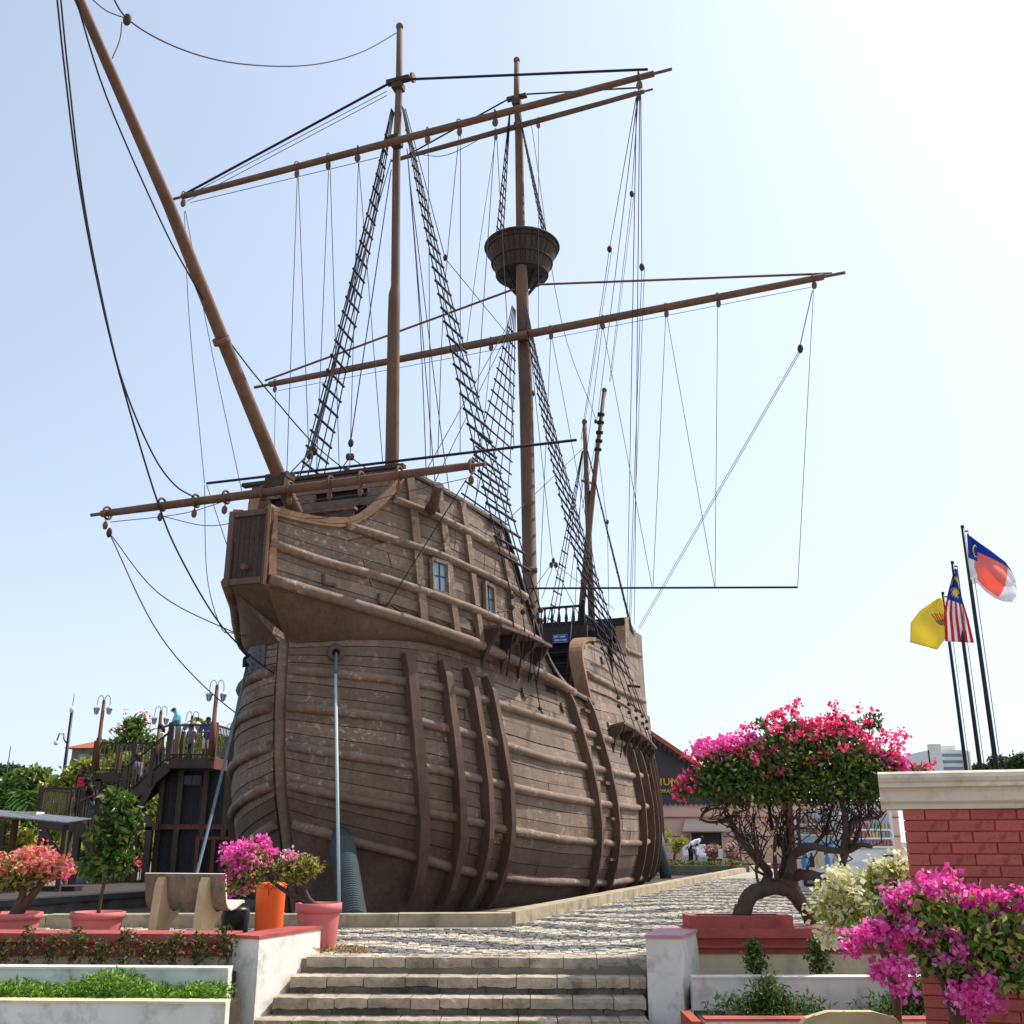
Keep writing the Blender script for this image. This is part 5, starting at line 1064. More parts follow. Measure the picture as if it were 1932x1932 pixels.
g.build('fretted_valance',GAB,mu); MB().box(((xl+xr)/2,Yb-.14,lo+.03),(xr-xl,.1,.1)).build('fascia',GAB,mu)
def put(txt,x,y,h,al,sp=1.): p=B(x,y); return text(txt,h,Matrix.Translation((p.x,Yb-.16,p.z))@Matrix.Rotation(math.pi/2,4,'X'),mu,GOLD,ext=.03,font='bold',al=al,sp=sp)
put('MUZIUM',1279,1476,.52,'RIGHT',1.15); put('TENTERA LAUT DIRAJA',1271,1493,.25,'RIGHT'); put('MALAYSIA',1275,1493,.25,'LEFT')
g=MB(); p=B(1215,1430)
for i in range(9): a_=math.pi*(i/8); g.ball((B(1214,1432).x+.42*math.cos(a_),Yb-.2,B(1214,1432).z+.5*math.sin(a_)),.2,6,0,(1,.4,1.2))
g.ball((B(1214,1440).x,Yb-.2,B(1214,1440).z),.4,8,0,(1,.4,1)); g.build('crest',mat('crest_grey',(176,172,160),.8,.15,4,.3,20),mu)
a,b=B(1302,1571),B(1364,1611); w_=MB().box(((a.x+b.x)/2,Yb-.02,(a.z+b.z)/2),(b.x-a.x,.08,a.z-b.z)).build('window',mat('dark_opening',(44,46,54),.5,.2,2,.1,10),mu)
for x in (a.x,b.x): MB().box((x,Yb-.05,(a.z+b.z)/2),(.08,.14,a.z-b.z+.1)).build('frame',PK,w_)
a,b=B(1283,1569),B(1375,1569); aw=MB().add([(a.x,Yb-.9,a.z),(b.x,Yb-.9,b.z),(b.x-.3,Yb-.06,b.z+.62),(a.x+.3,Yb-.06,a.z+.62)],[(0,1,2,3)]); aw.add([(a.x,Yb-.9,a.z),(b.x,Yb-.9,b.z),(b.x,Yb-.9,b.z+.12),(a.x,Yb-.9,a.z+.12)],[(0,1,2,3)]); aw.add([(a.x,Yb-.9,a.z),(a.x,Yb-.06,a.z),(a.x+.3,Yb-.06,a.z+.62)],[(0,1,2)]); aw.add([(b.x,Yb-.9,b.z),(b.x,Yb-.06,b.z),(b.x-.3,Yb-.06,b.z+.62)],[(2,1,0)]); aw.build('awning',mat('awning_beige',(206,186,162),.85,.1,2,.15,20),mu)
# garden in front of it
hb=thing('hedge_bed','low clipped hedge with red flowers in a grey trough behind the ship stern','hedge',(ony(1330,1640,41).x,41,0))
xa,xb=ony(1246,1640,41).x,ony(1410,1640,41).x; MB().box(((xa+xb)/2,40.75,.05),(xb-xa,.25,.34)).build('trough',SBW,hb)
P=np.stack([rng.uniform(xa,xb,2600),rng.uniform(40.9,41.7,2600),rng.uniform(0.02,.36,2600)],1); leaves('foliage',P,.1,LEAFD,hb,160); flowers('blossoms',np.stack([rng.uniform(xa,xb,24),rng.uniform(40.9,41.1,24),rng.uniform(.15,.35,24)],1),5,.04,.06,CORAL,hb,161)
MB().box((ony(1330,1630,46).x,46,.06),(6.5,.3,.16)).alone('garden_edge',REDP,'low red garden edging in front of the white bench','edging',(ony(1330,1630,46).x,46,0))
def gpot(px,Y_,r,h,blobs,lm,fl,label,seed,st=.5):
    c=ony(px,1630,Y_); c=Vector((c.x,Y_,0)); t=thing('garden_pot',label,'potted plant',c); MB().lathe([(r*.8,0),(r,h*.9),(r*1.08,h*.9),(r*1.08,h)],c,14).build('pot',mat('pot_dark_red',(166,78,66),.7,.12,4,.2,20) if 'pot_dark_red' not in bpy.data.materials else bpy.data.materials['pot_dark_red'],t)
    limb([c+Vector((0,0,h*.8)),c+Vector((.05,0,h+.3)),Vector(blobs[0][0])],(.05,.03),t,BARK,'stem'); leaves('foliage',cloud(blobs,700,.4,seed),.1,lm,t,seed)
    if fl: flowers('blossoms',cloud(blobs,60,.8,seed+1),6,.06,.1,fl,t,seed+2)
D=lambda x,y,Y_:ony(x,y,Y_)
gpot(1250,45,.22,.35,[(D(1247,1580,45),(.45,.4,.5))],LEAFY,None,'round yellow-green clipped shrub in a pot just right of the ship stern',170)
gpot(1272,44,.28,.4,[(D(1283,1590,44),(.34,.3,.22)),(D(1277,1605,44),(.2,.2,.12))],LEAFY,None,'yellow-green flat-topped shrub in a red pot, second right of the ship stern',172)
gpot(1348,46,.3,.4,[(D(1346,1606,46),(.3,.3,.24))],LEAFB,PALEP,'pale pink bougainvillea in a square red pot right of the white bench',174)
gpot(1385,47,.25,.3,[(D(1386,1608,47),(.42,.4,.36))],LEAFB,PALEP,'larger pink bougainvillea bush in front of the museum wall',176)
p=D(1361,1630,43.5); t=thing('info_post','small white notice on a thin dark post beside the kerb','sign',(p.x,43.5,0)); MB().box((p.x,43.5,.3),(.06,.06,.6)).build('post',VD,t); MB().box((p.x-.02,43.46,.62),(.16,.03,.38)).build('plate',VW,t)
p=D(1312,1615,50.5); t=thing('garden_bench','white garden bench in front of the dark museum window','bench',(p.x,50.5,0)); MB().box((p.x,50.5,.42),(1.15,.45,.07)).build('seat',VW,t); MB().box((p.x-.3,50.75,.72),(.5,.06,.5)).build('backrest',VW,t); MB().box((p.x+.3,50.75,.72),(.5,.06,.5)).build('backrest',VW,t)
for dx in (-.45,.45): MB().box((p.x+dx,50.5,.2),(.08,.4,.4)).build('leg',VW,t)
# ================================================================ flags on poles
POLE=mat('pole_black',(40,40,46),.4,.15,3,.1,20,metal=.3)
def pole(top,bot,Y_,label):
    a=ony(*top,Y_); c=Vector((a.x,Y_,0)); t=thing('flagpole',label,'flagpole',c); MB().tube([(a.x,Y_,0),(a.x,Y_,a.z*.5),(a.x,Y_,a.z)],[.075,.062,.05],10).build('pole',POLE,t); MB().ball((a.x,Y_,a.z+.02),.06,6).tube([(a.x,Y_,a.z-.1),(a.x+.12,Y_,a.z-.12)],.03,6).build('finial',POLE,t)
    MB().tube([(a.x+.12,Y_-.05,a.z-.1),(a.x+.1,Y_-.05,1.5)],.012,4,0,False).build('halyard',ROPEG,t); return t
FR,FR2,FBL,FW,FY=[island_mat('flag_'+n,[(0,c),(1,c)],.8,.45) for n,c in (('red',(246,152,140)),('stripe_red',(214,64,70)),('blue',(52,84,180)),('white',(244,244,248)),('yellow',(246,228,96)))]; FG=mat('flag_emblem_grey',(128,120,92),.8,.2,8,.1,40)
def flag(name,label,rows,Y_,col,mats,nu,nv,amp,at):
    """cloth hung between pixel outlines (left and right edge, top to bottom); col(u,v) picks the dyed colour"""
    L_=[Vector(p) for p in rows[0]]; Rr=[Vector(p) for p in rows[1]]
    def ed(E_,t): k=min(int(t*(len(E_)-1)),len(E_)-2); f=t*(len(E_)-1)-k; return E_[k].lerp(E_[k+1],f)
    g=MB(); G=[]
    for i in range(nu+1):
        u=i/nu; a=ed(L_,u);b=ed(Rr,u); row=[]
        for j in range(nv+1):
            v=j/nv; p=a.lerp(b,v); q=ony(p.x,p.y,Y_+amp*(math.sin(v*7+u*3)+.6*math.sin(u*9-v*4+1))*min(1,v*3+.15)); row.append(q)
        G.append(row)
    n=nv+1; vs=[p for r in G for p in r]; fs=[];mi=[]
    for i in range(nu):
        for j in range(nv): fs.append((i*n+j,i*n+j+1,(i+1)*n+j+1,(i+1)*n+j)); mi.append(col((i+.5)/nu,(j+.5)/nv))
    g.v=[tuple(p) for p in vs]; g.f=fs; g.m=mi; g.sm=[True]*len(fs); o=g.alone(name,mats,label,'flag',at); md=o.modifiers.new('cloth_thickness','SOLIDIFY'); md.thickness=.008; return o
def star(u,v,cu,cv,ru,rv,n=14,inner=.5):
    x=(u-cu)/ru;y=(v-cv)/rv; r=math.hypot(x,y); a=math.atan2(y,x); return r<inner+(1-inner)*(.5+.5*math.cos(n*a))
def moon(u,v,cu,cv,ru,rv,du,dv): return math.hypot((u-cu)/ru,(v-cv)/rv)<1 and math.hypot((u-cu-du)/(ru*.82),(v-cv-dv)/(rv*.82))>1
pole((1816,995),(1883,1455),29,'tallest and nearest dark flagpole with the red white and blue flag')
def cm(u,v):
    if u<.2 and v<.47: return 3 if (moon(u,v,.15,.26,.05,.14,.015,0)) else 0
    if v<.34*(1-u/.8): return 0
    if u<.13 and v>.42: return 2
    if u<.15+.05*math.sin(v*9): return 2 if v>.47 else 1
    return 1 if u<.66+.07*math.sin(v*3) and v<.93 else 2
flag('state_flag','flag with a blue corner, salmon red field and white lower half on the nearest pole',[[(1824,1006),(1845,1022),(1868,1038),(1897,1060),(1912,1082),(1918,1098)],[(1832,1103),(1844,1100),(1860,1116),(1876,1128),(1892,1134),(1918,1137)]],29,cm,[FBL,FR,FW,FY],72,44,.16,tuple(ony(1832,1060,29)))
pole((1797,1062),(1852,1455),32.5,'middle dark flagpole with the striped flag')
def cs(u,v):
    if u<.45: return 3 if (moon(u,v,.2,.5,.1,.42,.03,0) or star(u,v,.32,.5,.075,.36,14,.5)) else 0
    return 1 if int(v*9)%2==0 else 2
flag('striped_flag','drooping red and white striped flag with a blue corner, yellow moon and star',[[(1801,1072),(1789,1115),(1781,1155),(1783,1210)],[(1806,1074),(1814,1125),(1828,1170),(1838,1213)]],32.4,cs,[FBL,FR2,FW,FY],48,36,.10,tuple(ony(1805,1140,32.4)))
pole((1779,1120),(1829,1455),36,'shortest looking and farthest dark flagpole with the yellow flag')
yf=flag('yellow_flag','plain yellow flag with a small red and grey crest on the farthest pole',[[(1772,1127),(1735,1152),(1718,1175),(1717,1212)],[(1777,1128),(1783,1160),(1784,1205),(1768,1226)]],35.8,lambda u,v:0,[FY],20,20,.1,tuple(ony(1750,1170,35.8)))
em=MB()
for i in range(5):
    a=ony(1757+i*5,1158-(i%2)*2,35.5); b=ony(1768+i*4,1172,35.5); em.bar(a,b,.03,.03)
em.build('emblem',FR2,yf); MB().prism([(0,0),(.5,.12),(.45,-.18),(.15,-.14)],ony(1765,1172,35.5),(1,0,0),(0,0,1),(0,.02,0)).build('emblem',FG,yf)
# ================================================================ far tower and trees
Yt=330; T=lambda x,y:ony(x,y,Yt); a,b=T(1763,1500),T(1837,1500); ztop=T(1800,1415).z; TWR=mat('tower_wall',(226,226,220),.8,.05,.2,0,5); TWN=mat('tower_glass',(128,144,158),.3,.2,.3,0,5)
tw=thing('office_tower','pale far-off office tower with bands of windows behind the flagpoles','building',((a.x+b.x)/2,Yt+8,-.9))
MB().box(((a.x+b.x)/2,Yt+10,ztop/2-.5),(b.x-a.x,20,ztop+1)).build('tower_block',TWR,tw); c=T(1782,1500).x; MB().box(((a.x+c)/2,Yt-.4,ztop/2+.4),(c-a.x,3,ztop+2.6)).build('stair_core',TWR,tw); d_=T(1826,1500).x; MB().box(((d_+b.x)/2,Yt-.3,ztop/2-.5),(b.x-d_,2,ztop)).build('end_pier',TWR,tw)
for i in range(7):
    z=ztop-1.6-i*2.0
    for j in range(4): xx=c+.3+(d_-c-.6)*j/4; MB().box((xx+(d_-c-.6)/8,Yt-.02,z),((d_-c-.6)/4-.15,.3,.9)).build('window',TWN,tw)
MB().box(((c+d_)/2,Yt+5,ztop+.8),(5,6,1.4)).build('roof_plant',TWR,tw)
def tree(name,label,base,trunk_h,r,blobs,n,sz,lm,seed,cat='tree',bark=BARKD,nb=7):
    t=thing(name,label,cat,base); b=Vector(base); limb([b,b+Vector((.1,0,trunk_h*.5)),b+Vector((0,0,trunk_h))],(r,r*.6),t,bark,'trunk')
    s=[b+Vector((0,0,trunk_h*(.6+.4*(i%3)/2))) for i in range(nb)]
    for i in range(nb):
        e=Vector(blobs[i%len(blobs)][0])+Vector((rnd.uniform(-.3,.3),0,0))*blobs[i%len(blobs)][1][0]; limb([s[i],s[i].lerp(e,.5)+Vector((0,0,.1)),e],(r*.45,r*.12),t,bark,'branch',5)
    leaves('crown',cloud(blobs,n,.3,seed),sz,lm,t,seed); return t
for i,(x,y,w_,Y_,lb) in enumerate(((1850,1452,14,120,'small hazy tree directly behind the flagpoles'),(1884,1440,20,125,'middle hazy tree behind the nearest flagpole'),(1925,1440,26,110,'dark rounded tree above the brick wall at the right edge'))):
    p=ony(x,y,Y_); m=Y_/2030; tree('far_tree',lb,(p.x,Y_,-.9),p.z*.6,.25,[(p,(w_*m,w_*m*.8,w_*m*.75)),(p+Vector((w_*m*.5,0,-w_*m*.4)),(w_*m*.7,w_*m*.6,w_*m*.5)),(p-Vector((w_*m*.6,0,w_*m*.5)),(w_*m*.6,w_*m*.6,w_*m*.5))],1800,.45,LEAFF,180+i)
# ================================================================ left: timber stair tower for visitors
W=ony; SK=[(0,0)]
LT=wood('stair_timber',(80,68,60),0,.12,(6,6,2)); LTR=wood('stair_timber_red',(112,68,50),0,.1); LTD=wood('stair_board_dark',(52,49,50),0,.15,(3,3,8)); RAILM=mat('rail_dark',(44,42,42),.6,.2,5,.1,20); BRASS=mat('baluster_bronze',(104,90,60),.5,.2,6,.1,20,metal=.4)
GZ=-.9
stair=thing('stair_tower','dark timber stair tower with railed landings beside the ship, left','stair tower',(W(250,1588,35).x,35,GZ))
balm=MB().box((0,0,.46),(.028,.028,.92)).mesh('baluster',BRASS)
DONE=[]
def railing(p,q,h=1.05,post=True,sp=.14,parent=None):
    p=Vector(p);q=Vector(q);L_=(q-p).length; up=Vector((0,0,1)); rl=MB().bar(p+up*h,q+up*h,.07,.05).build('rail',RAILM,stair); MB().bar(p+up*.1,q+up*.1,.05,.04).build('rail',RAILM,stair)
    if post:
        for e in (p,q):
            if all((e-k).length>.12 for k in DONE): DONE.append(e.copy()); MB().box(e+up*(h/2+.02),(.15,.15,h+.12)).build('post',LT,stair)
    n=int(L_/sp)
    for i in range(1,n): inst('baluster',balm,rl,at=Matrix.Translation(p.lerp(q,i/n)+up*.1))
def deck(pts,th=.32,m=LT,name='deck'):
    MB().prism([(p.x,p.y) for p in pts],(0,0,pts[0].z-th),(1,0,0),(0,1,0),(0,0,th)).build(name,m,stair)
zu=W(360,1430,34).z; 
U0,U1=W(318,1430,34),W(402,1430,34); U0.z=U1.z=zu; U2=Vector((W(452,1430,36.5).x,36.5,zu)); U3=Vector((U0.x,39,zu))
deck([U0,U1,U2,Vector((U2.x,39,zu)),U3]); 
MB().bar(U1+Vector((.02,-.01,-.16)),U2+Vector((.02,-.01,-.16)),.06,.36).build('fascia',LTR,stair)
railing(U0,U1); railing(U1,U2); railing(U3+Vector((.5,0,0)),Vector((U2.x,39,zu)))
zl_=W(240,1458,38).z; A0,A1=W(176,1458,38),W(322,1458,38); A0.z=A1.z=zl_; A2=A1+Vector((0,2.2,0)); A3=A0+Vector((0,2.2,0)); deck([A0,A1,A2,A3],.3); am=A0.lerp(A1,.5); railing(A0,am); railing(am,A1,post=False); railing(A3,A2); MB().box(A1+Vector((0,0,.55)),(.14,.14,1.1)).build('post',LT,stair)
# flight from upper platform down to the left
S0,S1=W(318,1440,34.2),W(232,1512,34.2)
for dy in (0,1.2):
    MB().bar(S0+Vector((0,dy,-.1)),S1+Vector((0,dy,-.1)),.08,.32).build('stringer',LT,stair)
for i in range(11): p=S0.lerp(S1,(i+.5)/11); MB().box(p+Vector((0,.6,.0)),(.3,1.2,.05)).build('tread',LTD,stair)
for f in (0,1.22): railing(S0+Vector((0,f-.02,.1)),S1+Vector((0,f-.02,.1)),.95)
mid=W(283,1478,34.15); MB().box(mid+Vector((0,0,.5)),(.14,.14,1.15)).build('post',LT,stair)
S2=Vector((S1.x-1.0,34.2,S1.z)); 
# mid landing, then a flight back to the lower landing on the left, lower landing and last flight to the ground
B0,B1=W(72,1548,34),W(152,1548,34); zb2=B0.z; B1.z=zb2; deck([B0,B1,B1+Vector((0,2.2,0)),B0+Vector((0,2.2,0))],.28); railing(B0,B1,.98); railing(B0,B0+Vector((0,2.2,0)),.98); railing(B0+Vector((0,2.2,0)),B1+Vector((0,2.2,0)),.98)
for dy in (1.1,2.2): MB().bar(B1+Vector((0,dy,-.1)),S1+Vector((0,dy,-.1)),.08,.3).build('stringer',LT,stair)
railing(B1+Vector((0,1.1,0)),S1+Vector((0,1.1,0)),.95,False)
G0=W(250,1690,33.9); G0.z=GZ+.1; G0=Vector((W(252,1660,33.9).x,33.9,GZ+.1)); H0=B1+Vector((.0,-.1,-.05))
for dy in (0,1.0): MB().bar(H0+Vector((0,dy,-.08)),G0+Vector((0,dy,-.05)),.08,.3).build('stringer',LT,stair)
for i in range(13): p=H0.lerp(G0,(i+.5)/13); MB().box(p+Vector((0,.5,.03)),(.3,1.0,.05)).build('tread',LTR,stair)
railing(H0,G0,.95); railing(H0+Vector((0,1.0,0)),G0+Vector((0,1.0,0)),.95)
for x,y0 in ((84,1552),(150,1552)):
    p=W(x,y0,34.1); 
    for dy in (0,2.): MB().box((p.x,34.1+dy,(p.z+GZ)/2-.15),(.2,.2,p.z-GZ-.2)).build('post',LT,stair)
MB().bar(W(84,1565,34.05),W(108,1610,34.05),.14,.14).build('brace',LT,stair); MB().bar(W(150,1565,34.05),W(168,1600,34.05),.14,.14).build('brace',LT,stair)
for x,Y_ in ((188,38.1),(240,38.1),(318,38.1),(188,40),(260,40)): p=W(x,1470,Y_); MB().box((p.x,Y_,(p.z+GZ)/2),(.2,.2,p.z-GZ)).build('post',LT,stair)
# enclosed lower storey: posts, boards, windows
bx0,bx1=W(292,1600,34.6).x,W(448,1600,34.6).x
n=22
for i in range(n):
    x=bx0+(bx1-bx0)*(i+.5)/n; MB().box((x,34.75,(zu-.35+GZ)/2),((bx1-bx0)/n-.012,.05,zu-.35-GZ)).build('wall_board',LTD,stair)
MB().box((bx0+.03,36.8,(zu-.35+GZ)/2),(.08,4.1,zu-.35-GZ)).build('side_wall',LTD,stair)
for x in (bx0+.05,W(330,1600,34.6).x,W(378,1600,34.6).x,W(420,1600,34.6).x): MB().box((x,34.62,(zu-.35+GZ)/2),(.17,.17,zu-.35-GZ)).build('post',LT,stair)
zz=W(350,1560,34.6).z; MB().bar((bx0,34.6,zz),(bx1,34.6,zz),.12,.16).build('beam',LTR,stair); MB().bar((W(380,1560,34.5).x,34.5,zz-.35),(bx1,34.5,zz-.35),.1,.1).build('beam',LTR,stair)
a,b=W(345,1462,34.6),W(380,1482,34.6); wn=MB().box(((a.x+b.x)/2,34.66,(a.z+b.z)/2),(b.x-a.x,.1,a.z-b.z)).build('window',LT,stair)
for i in (0,1): MB().box((a.x+(b.x-a.x)*(.27+.46*i),34.6,(a.z+b.z)/2),((b.x-a.x)*.4,.03,(a.z-b.z)*.8)).build('pane',PANE if i==9 else mat('pane_dark%d'%i,(40,44,46),.2,.2,3,0,10),wn)
for x in (378,408): p=W(x,1540,34.5); MB().box((p.x,34.5,.2),(.12,.12,2.1)).build('post',LTR,stair)
MB().bar(W(292,1470,34.2),W(255,1540,34.2),.12,.2).build('brace',LT,stair); MB().bar(W(293,1560,34.2),W(262,1530,34.2),.12,.14).build('brace',LT,stair); MB().bar(W(250,1560,34.2),W(300,1560,34.2),.2,.2).build('beam',LT,stair)
for x in (258,283): p=W(x,1560,34.2); MB().box((p.x,34.2,(p.z+GZ)/2),(.2,.2,p.z-GZ)).build('post',LT,stair)
# gangway to the ship's waist
MB().bar((U2.x-.3,37.2,zu-.1),(U2.x+3.2,38.2,zu-.05),1.4,.12).build('gangway',LT,stair)
# white slatted shutter and steps at the foot
sh=thing('slatted_screen','white horizontally slatted screen under the stair landing','screen',(W(190,1680,33).x,36.5,GZ))
for i in range(9): p=W(150,1640,36.5);q=W(245,1640,36.5); MB().box(((p.x+q.x)/2,36.5,GZ+.12+i*.14),(q.x-p.x,.05,.1)).build('slat',WHITE,sh)
# lamps with two hanging lanterns
LPW=mat('lantern_white',(226,228,226),.5,.05,3,0,10); LGL=mat('lantern_glass',(196,206,206),.2,.1,3,0,10)
def lamp(xb,yb,xt,yt,Y_,label,sc=.58):
    a=W(xt,yt,Y_); b=W(xb,yb,Y_); a.x=b.x=(a.x+b.x)/2; t=thing('lamp_post',label,'lamp',(b.x,Y_,b.z),'twin lantern lamps on the stair tower'); h=a.z-b.z
    MB().tube([b,b+Vector((0,0,h*.45)),b+Vector((0,0,h*.46)),a],[.11,.11,.075,.06],8).ball(a,.08*sc,6).build('post',LTR,t)
    for s in (-1,1):
        c=[a+Vector((s*.04,0,-.1)),a+Vector((s*.06,0,.22)),a+Vector((s*.2,0,.34)),a+Vector((s*.36,0,.22)),a+Vector((s*.4,0,-.1)),a+Vector((s*.4,0,-.32))]; Q=[]
        for i in range(len(c)-1):
            for k in range(3): Q.append(c[i].lerp(c[i+1],k/3))
        Q.append(c[-1]); MB().tube([a+(q-a)*sc for q in Q],.022*sc,6).build('arm',RAILM,t)
        o=a+Vector((s*.4,0,-.32))*sc; l_=MB().lathe([(.17*sc,o.z-.2*sc),(.1*sc,o.z-.5*sc),(.05*sc,o.z-.56*sc)],(o.x,o.y,0),6,0,False).build('lantern',LGL,t)
        MB().lathe([(.22*sc,o.z-.2*sc),(.2*sc,o.z-.14*sc),(.1*sc,o.z-.03*sc),(.03*sc,o.z)],(o.x,o.y,0),10).build('lantern_roof',LPW,l_)
        g=MB()
        for k in range(6): an=k*math.pi/3; g.bar((o.x+.175*sc*math.cos(an),o.y+.175*sc*math.sin(an),o.z-.2*sc),(o.x+.105*sc*math.cos(an),o.y+.105*sc*math.sin(an),o.z-.5*sc),.025*sc,.025*sc)
        g.build('lantern_cage',RAILM,l_)
lamp(184,1452,193,1322,38,'twin lantern lamp at the left end of the upper landing'); lamp(297,1450,300,1342,40.2,'twin lantern lamp on the landing behind the woman in cream'); lamp(401,1425,407,1294,33.9,'tallest twin lantern lamp at the corner of the platform by the ship'); lamp(359,1420,361,1352,39.2,'small twin lantern lamp behind the man in pale blue'); lamp(436,1425,438,1375,39.3,'half hidden twin lantern lamp against the ship hull')
# ================================================================ people
SKIN=mat('skin_brown',(120,82,62),.6,.08,6,.05,30); HAIR=mat('hair_black',(26,22,22),.7,.2,20,.3,60); SHOE=mat('shoe_dark',(40,36,36),.6,.1,5,0,10)
JO={'pel':(0,0,.93),'ch':(0,.01,1.27),'nk':(0,.01,1.46),'h0':(0,-.01,1.54),'h1':(0,-.02,1.62),'h2':(0,-.01,1.69)}
RAD={'pel':.145,'ch':.155,'nk':.058,'h0':.075,'h1':.092,'h2':.065,'sh':.072,'el':.048,'wr':.034,'ha':.036,'hp':.09,'kn':.062,'an':.043,'to':.038}
for s,n in ((-1,'l'),(1,'r')):
    JO.update({'sh'+n:(s*.185,.01,1.40),'el'+n:(s*.245,.03,1.13),'wr'+n:(s*.25,-.05,.90),'ha'+n:(s*.25,-.075,.83),'hp'+n:(s*.085,0,.89),'kn'+n:(s*.10,-.02,.49),'an'+n:(s*.105,.02,.08),'to'+n:(s*.12,-.13,.04)})
BONES=[('pel','ch','s'),('ch','nk','s'),('nk','h0','k'),('h0','h1','k'),('h1','h2','k')]+[b for n in 'lr' for b in (('ch','sh'+n,'s'),('sh'+n,'el'+n,'s'),('el'+n,'wr'+n,'k'),('wr'+n,'ha'+n,'k'),('pel','hp'+n,'t'),('hp'+n,'kn'+n,'t'),('kn'+n,'an'+n,'t'),('an'+n,'to'+n,'o'))]
PEOPLE=[]
def person(label,base,H,yaw,shirt,trous,pose=None,lean=0.,long_sleeve=False,hair='short',shorts=False,extra=None,group=None,skin=None):
    t=thing('person',label,'person',base,group); J={k:Vector(v) for k,v in JO.items()}; J.update({k:Vector(v) for k,v in (pose or {}).items()})
    up=('ch','nk','h0','h1','h2','shl','shr','ell','elr','wrl','wrr','hal','har'); M_=Matrix.Rotation(lean,3,'X')
    if lean:
        for k in up: J[k]=J['pel']+M_@(J[k]-J['pel'])
    names=list(J); me=bpy.data.meshes.new('body'); me.from_pydata([J[k] for k in names],[(names.index(a),names.index(b)) for a,b,_ in BONES],[]); o=bpy.data.objects.new('body',me); COL.objects.link(o)
    md=o.modifiers.new('skin','SKIN'); md.use_smooth_shade=True; o.modifiers.new('sub','SUBSURF').render_levels=2; o.modifiers['sub'].levels=2
    for i,k in enumerate(names):
        r=RAD[k if k in RAD else k[:2]]; sv=me.skin_vertices[0].data[i]; sv.radius=(r,r*(.72 if k in ('ch','pel') else 1)); sv.use_root=(k=='pel')
    PEOPLE.append((t,o,J,names,H,yaw,base,shirt,trous,long_sleeve,hair,shorts,extra,skin)); return t
def finish_people():
    dg=bpy.context.evaluated_depsgraph_get(); dg.update()
    for t,o,J,names,H,yaw,base,shirt,trous,ls,hair,shorts,extra,skin in PEOPLE:
        me=bpy.data.meshes.new_from_object(o.evaluated_get(dg)); me.materials.clear(); SKN=skin or SKIN
        for m in (SKN,shirt,trous,SHOE): me.materials.append(m)
        seg=[(J[a],J[b],c,a,b) for a,b,c in BONES]
        for p in me.polygons:
            c=p.center; best=(9,None)
            for a,b,k,na,nb in seg:
                d=b-a; u_=max(0,min(1,(c-a).dot(d)/max(d.length_squared,1e-9))); q=(c-(a+d*u_)).length-(.05 if k in 's' else 0)*(1 if na in('pel','ch') else 0)
                if q<best[0]: best=(q,k,na,u_)
            k=best[1]; na=best[2]; u_=best[3]; i={'k':0,'s':1,'t':2,'o':3}[k]
            if na.startswith('el') and ls: i=1
            if na.startswith('sh') and not ls and u_>.75: i=0
            if shorts and na.startswith('kn'): i=0
            p.material_index=i
        bm=bmesh.new(); bm.from_mesh(me); bpy.data.meshes.remove(me); bpy.data.objects.remove(o)
        sc=H/1.72; X=Matrix.Rotation(yaw,4,'Z')@Matrix.Scale(sc,4); extra_mb=MB()
        for n in 'lr':   # fingers and thumb
            h=J['ha'+n]; d=(h-J['wr'+n]).normalized(); sd_=d.cross(Vector((1,0,0))); sd_=sd_.normalized() if sd_.length>.1 else Vector((0,1,0))
            for i,L_ in enumerate((.055,.066,.072,.062)): q=h+d*.02+sd_*(.024-.016*i); extra_mb.tube([q,q+d*L_*.55,q+d*L_+Vector((0,-.012,-.004))],[.010,.009,.007],5)
            q=h+sd_*.03-d*.02; extra_mb.tube([q,q+sd_*.025+d*.03,q+sd_*.03+d*.055],[.012,.010,.008],5)
        hd=J['h1']; fw=(J['h1']-J['h0']).cross(Vector((1,0,0))).normalized(); fw=fw if fw.y<0 else -fw; uph=(J['h2']-J['h0']).normalized()
        extra_mb.tube([hd+fw*.085+uph*.01,hd+fw*.112-uph*.025],[.010,.016],6)
        for s in (-1,1): extra_mb.ball(hd+Vector((s*.092,0,0))-uph*.005,.022,5,0,(.4,.8,1.2))
        em=extra_mb.mesh('x',SKN); bm.from_mesh(em)
        me=bpy.data.meshes.new('body'); bm.to_mesh(me); bm.free(); me.transform(X)
        for m in (SKN,shirt,trous,SHOE): me.materials.append(m)
        for p in me.polygons: p.use_smooth=True
        b=bpy.data.objects.new('body',me); COL.objects.link(b); b.parent=t
        g=MB()
        if hair!='bald': g.ball(hd+uph*.028-fw*.022,.108,8,0,(1,1.03,1.0))
        if hair=='long': g.tube([hd-fw*.06+uph*.02,hd-fw*.10-uph*.12,hd-fw*.09-uph*.28],[.085,.075,.03],8)
        fc=MB()
        for s in (-1,1): fc.ball(hd+fw*.086+Vector((s*.034,0,0))+uph*.022,.011,4)
        fc.bar(hd+fw*.094-uph*.05+Vector((-.025,0,0)),hd+fw*.094-uph*.05+Vector((.025,0,0)),.008,.008)
        for nm,mb,m in (('hair',g,HAIR),('face_features',fc,HAIR)):
            if mb.v: me=mb.mesh(nm,m); me.transform(X); q=bpy.data.objects.new(nm,me); COL.objects.link(q); q.parent=t
        if extra:
            for nm,mb,m in extra(J): me=mb.mesh(nm,m); me.transform(X); q=bpy.data.objects.new(nm,me); COL.objects.link(q); q.parent=t
CL=lambda n,c: mat('cloth_'+n,c,.85,.12,6,.2,60)
